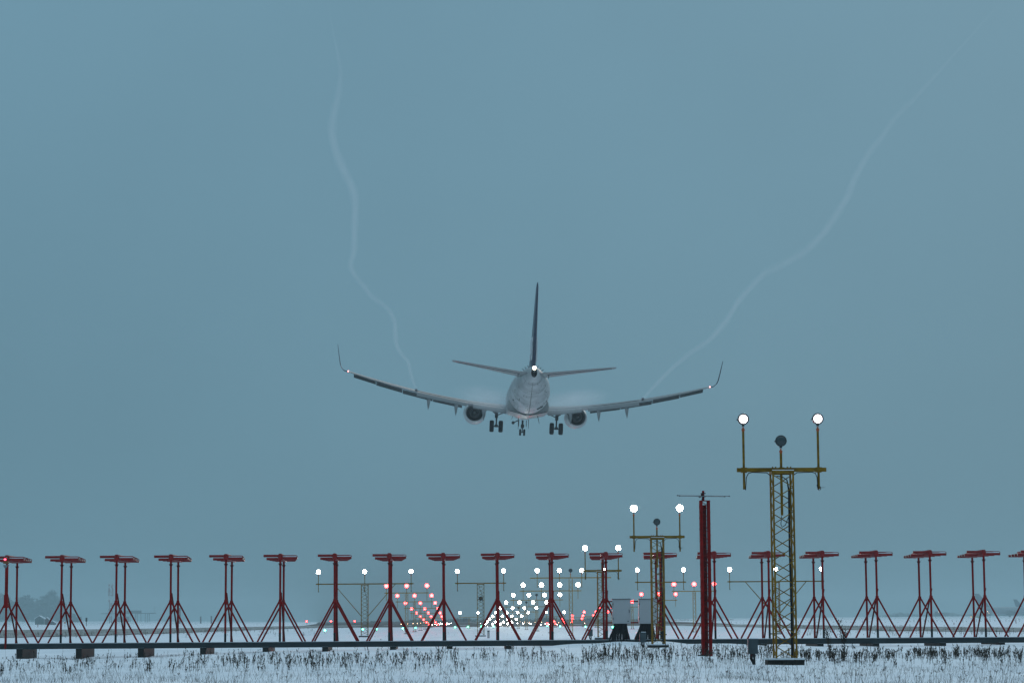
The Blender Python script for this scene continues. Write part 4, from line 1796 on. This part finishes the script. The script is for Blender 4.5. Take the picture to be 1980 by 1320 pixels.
# far boxes on the right
def far_box(px0, px1, y0, y1, Y, m, label):
    a, c = at(px0, y1, Y), at(px1, y0, Y)
    t = thing("utility_box", ((a.x + c.x) / 2, Y, a.z), label, "utility box", "far utility boxes on the right")
    b = MB()
    b.box((0, 0, (c.z - a.z) / 2 - .1), (c.x - a.x, .8, c.z - a.z + .2))
    b.build("body", m, t)
    b = MB()
    b.box((0, 0, (c.z - a.z) + .02), ((c.x - a.x) * 1.03, .85, .05))
    b.build("lid", SNOWC, t)


far_box(1732.5, 1742, 1208, 1215.5, 300, GREY, "small pale square box behind the red antenna's right brace")
far_box(1820, 1828, 1211.5, 1215.5, 310, DRK, "low dark box with a reddish side on the right field")
far_box(1842.5, 1846, 1205.5, 1209.5, 420, DRK, "tiny dark box above the low dark one")
far_box(1945, 1967, 1207, 1213.5, 330, GREY, "wide grey box near the right edge")
far_box(1798, 1809, 1201.5, 1204.5, 500, DRK, "dark low box behind a red antenna post on the right")

# bent marker stakes along the far right fence line
b = MB()
for k in range(62):
    px = 1404 + k * 9.3 + random.uniform(-3, 3)
    yb = 1208.5 - (px - 1404) * .006 + random.uniform(-.6, .6) - (2.5 if px > 1750 else 0)
    if random.random() < .12:
        continue
    Y = 480
    a = at(px, yb, Y)
    h_ = random.uniform(.35, .75)
    ln = random.uniform(-.12, .12)
    st_ = MB()
    st_.tube([a, a + Vector((ln * .3, 0, h_ * .6)), a + Vector((ln * .4, 0, h_ * .9)), a + Vector((ln * .4 + random.choice((-.14, .14)), 0, h_))], .035, 5)
    o = st_.build("marker_stake", DRK)
    tag(o, "short dark bent stake in the row across the snow on the right", "stake", "bent stakes in the far right snow")

# parked aircraft, only tails and bodies dimly seen
TAILM = mat("far_tail_blue", (.03, .045, .09), .6)


def far_plane(px_t, py_t, Y, sc_, label, hdg):
    p = at(px_t, py_t, Y)
    z0 = gz(p.x, Y)
    hgt = p.z - z0
    k = hgt / 12.5
    t = thing("parked_aircraft", (p.x, Y, z0), label, "airplane", "parked aircraft on the right")
    t.rotation_euler = (0, 0, hdg)
    b = MB()
    secs = []
    for x, r_, zc in ((-.5, .15, 4.6), (2, .9, 4.3), (6, 1.6, 3.8), (11, 1.95, 3.5), (30, 1.95, 3.5), (34, 1.6, 3.4), (37, .9, 3.1), (38, .1, 2.9)):
        secs.append([Vector((x * k, r_ * k * math.cos(g), (zc + r_ * math.sin(g)) * k)) for g in [2 * math.pi * j / 14 for j in range(14)]])
    b.loft(secs)
    b.build("fuselage", mat("far_fuselage", (.3, .31, .33), .5), t)
    b = MB()
    b.loft([[Vector((x * k, y * k, z * k)) for x, z in q for y in (0,)] for q, y_ in ()]) if False else None
    pr = [(-1.2, 12.5), (1.2, 12.5), (6.8, 5.4), (1.0, 5.2)]
    b.loft([[Vector((x * k, y, z * k)) for x, z in pr] for y in (-.15, .15)], smooth=False)
    b.build("fin", TAILM, t)
    for sy in (-1, 1):
        b = MB()
        b.loft([[Vector((x * k, sy * .8 * k, z * k)) for x, z in ((.5, 4.8), (4.2, 4.8), (4.2, 4.6), (.5, 4.6))], [Vector((x * k, sy * 7 * k, z * k)) for x, z in ((-1, 5.6), (.5, 5.6), (.5, 5.5), (-1, 5.5))]], smooth=False)
        b.build("tailplane", mat("far_fuselage", (.3, .31, .33), .5), t)
        b = MB()
        b.loft([[Vector((x * k, sy * 1.8 * k, z * k)) for x, z in ((14, 3), (21, 3), (21, 2.6), (14, 2.6))], [Vector((x * k, sy * 16 * k, z * k)) for x, z in ((12, 4.4), (13.6, 4.4), (13.6, 4.2), (12, 4.2))]], smooth=False)
        b.build("wing", mat("far_fuselage", (.3, .31, .33), .5), t)
        b = MB()
        b.cyl((15.5 * k, sy * 5 * k, 2 * k), (20 * k, sy * 5 * k, 2 * k), 1.05 * k, n=12)
        b.build("engine", HZ, t)
    for x, y in ((17, -2.8), (17, 2.8), (33, 0)):
        b = MB()
        b.cyl((x * k, y * k, 0), (x * k, y * k, 2.6 * k), .25 * k, n=6)
        b.build("gear_leg", DRK, t)


far_plane(1888.5, 1147, 2400, 1, "hazy parked airplane with a tall swept tail, left of the pair", R(-8))
far_plane(1962.5, 1158, 2500, 1, "hazy parked airplane with a blue tail near the right edge", R(-14))
# ground vehicles with lamps
for (px0, px1, y0, y1, Y, m, label, lamps) in ((1877, 1893.5, 1189.5, 1194.5, 2000, mat("faded_yellow", (.30, .25, .04), .6), "faint yellow service vehicle below the parked airplanes", [(1878, 1192)]),
                                              (1807, 1822, 1181, 1189.5, 2300, HZ, "dim service vehicle with lit headlamps on the right horizon", [(1814, 1182.3), (1818, 1184.6)]),
                                              (1905, 1915, 1180, 1189, 2300, HZ, "dim vehicle with one lit lamp left of the right edge tails", [(1909.5, 1181.2), (1911.5, 1184)])):
    a, c = at(px0, y1, Y), at(px1, y0, Y)
    z0 = gz((a.x + c.x) / 2, Y)
    w_, h_ = c.x - a.x, c.z - z0
    t = thing("service_vehicle", ((a.x + c.x) / 2, Y, z0), label, "vehicle")
    b = MB()
    b.box((0, 0, h_ * .5), (w_, 1.9, h_ * .55))
    b.build("body", m, t)
    b = MB()
    b.box((-w_ * .25, 0, h_ * .82), (w_ * .4, 1.7, h_ * .34))
    b.build("cab", m, t)
    for q in (-.35, .35):
        b = MB()
        b.cyl((q * w_, -1, .4), (q * w_, -.8, .4), .42, n=10)
        b.build("wheel", BLK, t)
    for lx, ly in lamps:
        lp = at(lx, ly, Y - 1.3)
        o = obj("headlamp", GLM['A'], None, t, (lp.x - (a.x + c.x) / 2, -1.3, lp.z - z0))
        o.scale = (1.3,) * 3

# ------------------------------------------------------------------ weeds
WEED = mat("dry_weed_stalks", (0.062, 0.054, 0.043), 0.9, var=.5, scale=3, spec=.05)
WEED2 = mat("dry_grass_stalks", (0.075, 0.070, 0.058), 0.9, var=.5, scale=3, spec=.05)


class Ribbons:
    """many thin three sided stalks in one mesh"""

    def __init__(s):
        s.v, s.f, s.n = [], [], 0

    def stalk(s, p, q, r0, r1):
        a = rng.random() * 2.1
        V = []
        for c, r in ((p, r0), (q, r1)):
            for k in range(3):
                g = a + k * 2.094
                V.append((c[0] + r * math.cos(g), c[1] + r * math.sin(g), c[2]))
        n = s.n
        s.v += V
        s.f += [(n, n + 1, n + 4, n + 3), (n + 1, n + 2, n + 5, n + 4), (n + 2, n, n + 3, n + 5)]
        s.n += 6

    def fleck(s, c, r, fl=1.0):
        q = rng.normal(0, 1, (4, 3)) * r * .8
        q[:, 2] *= fl
        n = s.n
        s.v += [tuple(c + x) for x in q]
        s.f += [(n, n + 1, n + 2), (n, n + 2, n + 3), (n, n + 3, n + 1), (n + 1, n + 3, n + 2)]
        s.n += 4

    def build(s, name, m, label, kind="stuff", cat=None):
        me = bpy.data.meshes.new(name)
        me.from_pydata(s.v, [], s.f)
        me.update()
        return tag(obj(name, me, m), label, cat, None, kind)


def bushy(rb, x, y, h, dens=1.0, lean=0.0):
    """a goldenrod like clump: several stems with tight upright side shoots"""
    z = gz(x, y) - .02
    for _ in range(int(rng.integers(2, 5) * dens) + 1):
        a = rng.normal(lean, .16)
        b = rng.normal(0, .16)
        hh = h * rng.uniform(.65, 1.05)
        bx, by = x + rng.normal(0, .04), y + rng.normal(0, .05)
        p = np.array((bx, by, z))
        q = np.array((bx + a * hh, by + b * hh, z + hh))
        rb.stalk(p, q, .0035, .0018)
        n = int(rng.integers(5, 11) * dens)
        for k in range(n):
            u = rng.uniform(.30, .95)
            c = p * (1 - u) + q * u
            ln = hh * rng.uniform(.10, .24)
            g = rng.random() * 6.283
            e_ = c + np.array((math.cos(g) * ln * .38, math.sin(g) * ln * .38, ln))
            rb.stalk(c, e_, .0022, .0014)
            rb.fleck(c * .3 + e_ * .7, .009, 2.0)
            if rng.random() < .6:
                rb.fleck(e_, .007, 1.8)


def umbel(rb, x, y, h):
    z = gz(x, y) - .02
    a, b = rng.normal(0, .18), rng.normal(0, .15)
    p = np.array((x, y, z))
    q = np.array((x + a * h, y + b * h, z + h))
    rb.stalk(p, q, .0026, .0018)
    for _ in range(rng.integers(5, 9)):
        c = q + np.array((rng.normal(0, .018), rng.normal(0, .018), rng.uniform(.005, .02)))
        rb.stalk(q - np.array((0, 0, .012)), c, .0012, .0012)
        rb.fleck(c, .0075, .5)
    if rng.random() < .35:
        m2 = p * .45 + q * .55
        c = m2 + np.array((rng.choice((-1, 1)) * .05, 0, h * .25))
        rb.stalk(m2, c, .0018, .0014)
        rb.fleck(c, .010, .5)


def scatter(n, px0, px1, py0, py1):
    """random ground points seen between these picture rows"""
    px = rng.uniform(px0, px1, n)
    py = rng.uniform(py0, py1, n)
    out_ = []
    for a, b in zip(px, py):
        p = on_z(a, b, -.08)
        out_.append((a, b, p.x, p.y))
    return out_


rb = Ribbons()
# main belt of dark weeds, in clumps
cl = np.abs(np.sin(np.arange(0, 60) * 1.7))
for a, b, x, y in scatter(1050, -120, 2100, 1268, 1298):
    d_ = .5 + .5 * math.sin(a * .031 + 1.2) * math.sin(a * .011 + .4)
    centre = 1283 + 4 * math.sin(a * .012)
    if a < 330:
        keep = .30
    elif a < 1000:
        keep = .62 + .3 * d_
    else:
        keep = .72 + .28 * d_
    keep *= math.exp(-((b - centre) / 9.0) ** 2)
    if rng.random() > keep:
        continue
    bushy(rb, x, y, rng.uniform(.14, .34), .75)
for a, b, x, y in scatter(190, 1130, 1500, 1260, 1284):
    bushy(rb, x, y, rng.uniform(.16, .32), .6)
for a, b, x, y in scatter(110, 1540, 2080, 1270, 1286):
    bushy(rb, x, y, rng.uniform(.15, .28), 1.0)
for a, b, x, y in scatter(200, -100, 900, 1286, 1306):
    if rng.random() < .5:
        bushy(rb, x, y, rng.uniform(.12, .3), .7)
rb.build("dry_weeds", WEED, "belt of dark dry weeds standing in the snow")
rb = Ribbons()
for a, b, x, y in scatter(620, -120, 2100, 1288, 1345):
    if a > 1000 or rng.random() < .4:
        umbel(rb, x, y, rng.uniform(.10, .24))
for a, b, x, y in scatter(160, -120, 2100, 1250, 1345):
    umbel(rb, x, y, rng.uniform(.2, .4))
rb.build("seed_heads", WEED, "scattered dry seed heads poking out of the near snow")
rb = Ribbons()
for a, b, x, y in scatter(19000, -150, 2130, 1268, 1352):
    d_ = .5 + .5 * math.sin(a * .013 + b * .21 + math.sin(a * .041))
    if rng.random() > .18 + .75 * d_ * (1 if b > 1280 else .6):
        continue
    z = gz(x, y) - .01
    h = rng.uniform(.02, .13)
    p = np.array((x, y, z))
    rb.stalk(p, p + np.array((rng.normal(0, .35) * h, rng.normal(0, .3) * h, h)), .0020, .0010)
rb.build("short_grass", WEED2, "thin short grass stubble poking through the near snow")
rb = Ribbons()
# small weeds behind the beam and along the verge edges
for a, b, x, y in scatter(420, -60, 640, 1221, 1236):
    edge = 1232 - max(0, a - 60) * .021
    if rng.random() < math.exp(-((b - edge) / 3.5) ** 2) + .15:
        bushy(rb, x, y, rng.uniform(.12, .42), .6)
for a, b, x, y in scatter(420, 1500, 2060, 1218, 1232):
    if rng.random() < .6:
        bushy(rb, x, y, rng.uniform(.12, .4), .5)
for a, b, x, y in scatter(90, 640, 1500, 1216, 1234):
    bushy(rb, x, y, rng.uniform(.05, .18), .3)
for a, b, x, y in scatter(260, -60, 420, 1252, 1270):
    if rng.random() < .35:
        bushy(rb, x, y, rng.uniform(.08, .2), .5)
for a, b, x, y in scatter(700, 330, 700, 1214, 1224):
    if abs(b - (1222 - (a - 330) * .024)) < 1.2:
        bushy(rb, x, y, rng.uniform(.1, .3), .5)
for a, b, x, y in scatter(700, 1480, 1760, 1211, 1217):
    if abs(b - 1213.5) < 1.0:
        bushy(rb, x, y, rng.uniform(.1, .3), .5)
rb.build("dry_weeds", WEED, "sparse dark weeds in the snow behind the long beam")


def tall_weed(px, py, hpx, label, br):
    p = on_z(px, py, -.05)
    h = hpx / F_PX * p.y
    r_ = Ribbons()
    z = gz(p.x, p.y) - .02
    for (dx, top, curve) in br:
        n = 9
        pts = []
        for k in range(n + 1):
            u = k / n
            pts.append(np.array((p.x + dx[0] * (1 - u) + dx[1] * u + curve * math.sin(u * 3), p.y + rng.normal(0, .01), z + h * top * u)))
        for k in range(n):
            r_.stalk(pts[k], pts[k + 1], .007 * (1 - .5 * k / n), .007 * (1 - .5 * (k + 1) / n))
            for _ in range(10):
                c = pts[k] * .5 + pts[k + 1] * .5 + np.array((rng.normal(0, .018), rng.normal(0, .02), rng.normal(0, h * .03)))
                r_.fleck(c, .010, 1.4)
            if k > n * .45:
                for _ in range(4):
                    g = rng.choice((-1, 1))
                    ln = rng.uniform(.05, .13)
                    e_ = pts[k] + np.array((g * ln * .55, rng.normal(0, .03), ln))
                    r_.stalk(pts[k], e_, .003, .0015)
                    r_.fleck(e_ * .6 + pts[k] * .4, .008, 1.8)
                    r_.fleck(e_, .006, 1.8)
    me = bpy.data.meshes.new("tall_weed")
    me.from_pydata(r_.v, [], r_.f)
    tag(obj("tall_weed", me, WEED), label, "weed", "tall dark weeds by the tallest mast")


tall_weed(1609, 1283, 66, "tall dark forked dry weed right of the tallest mast", [((-.05, -.13), 1.0, .02), ((.0, -.09), .95, -.01), ((.06, -.03), .55, -.02)])
tall_weed(1631, 1284, 82, "tallest dark dry weed, with wispy twigs at its top, right of the forked one", [((0, -.02), .8, .03), ((-.02, -.08), 1.0, .02), ((.03, .06), .75, -.02)])

# ------------------------------------------------------------------ haze
hb = MB()
hb.box((0, 1900, 20), (9600, 5600, 48))
me = hb.mesh("haze")
hm = vol_mat("haze_air", 0.00036, col=(.47, .62, .66), aniso=0.35)
HZO = obj("haze", me, hm)
tag(HZO, None, None, None, "stuff")
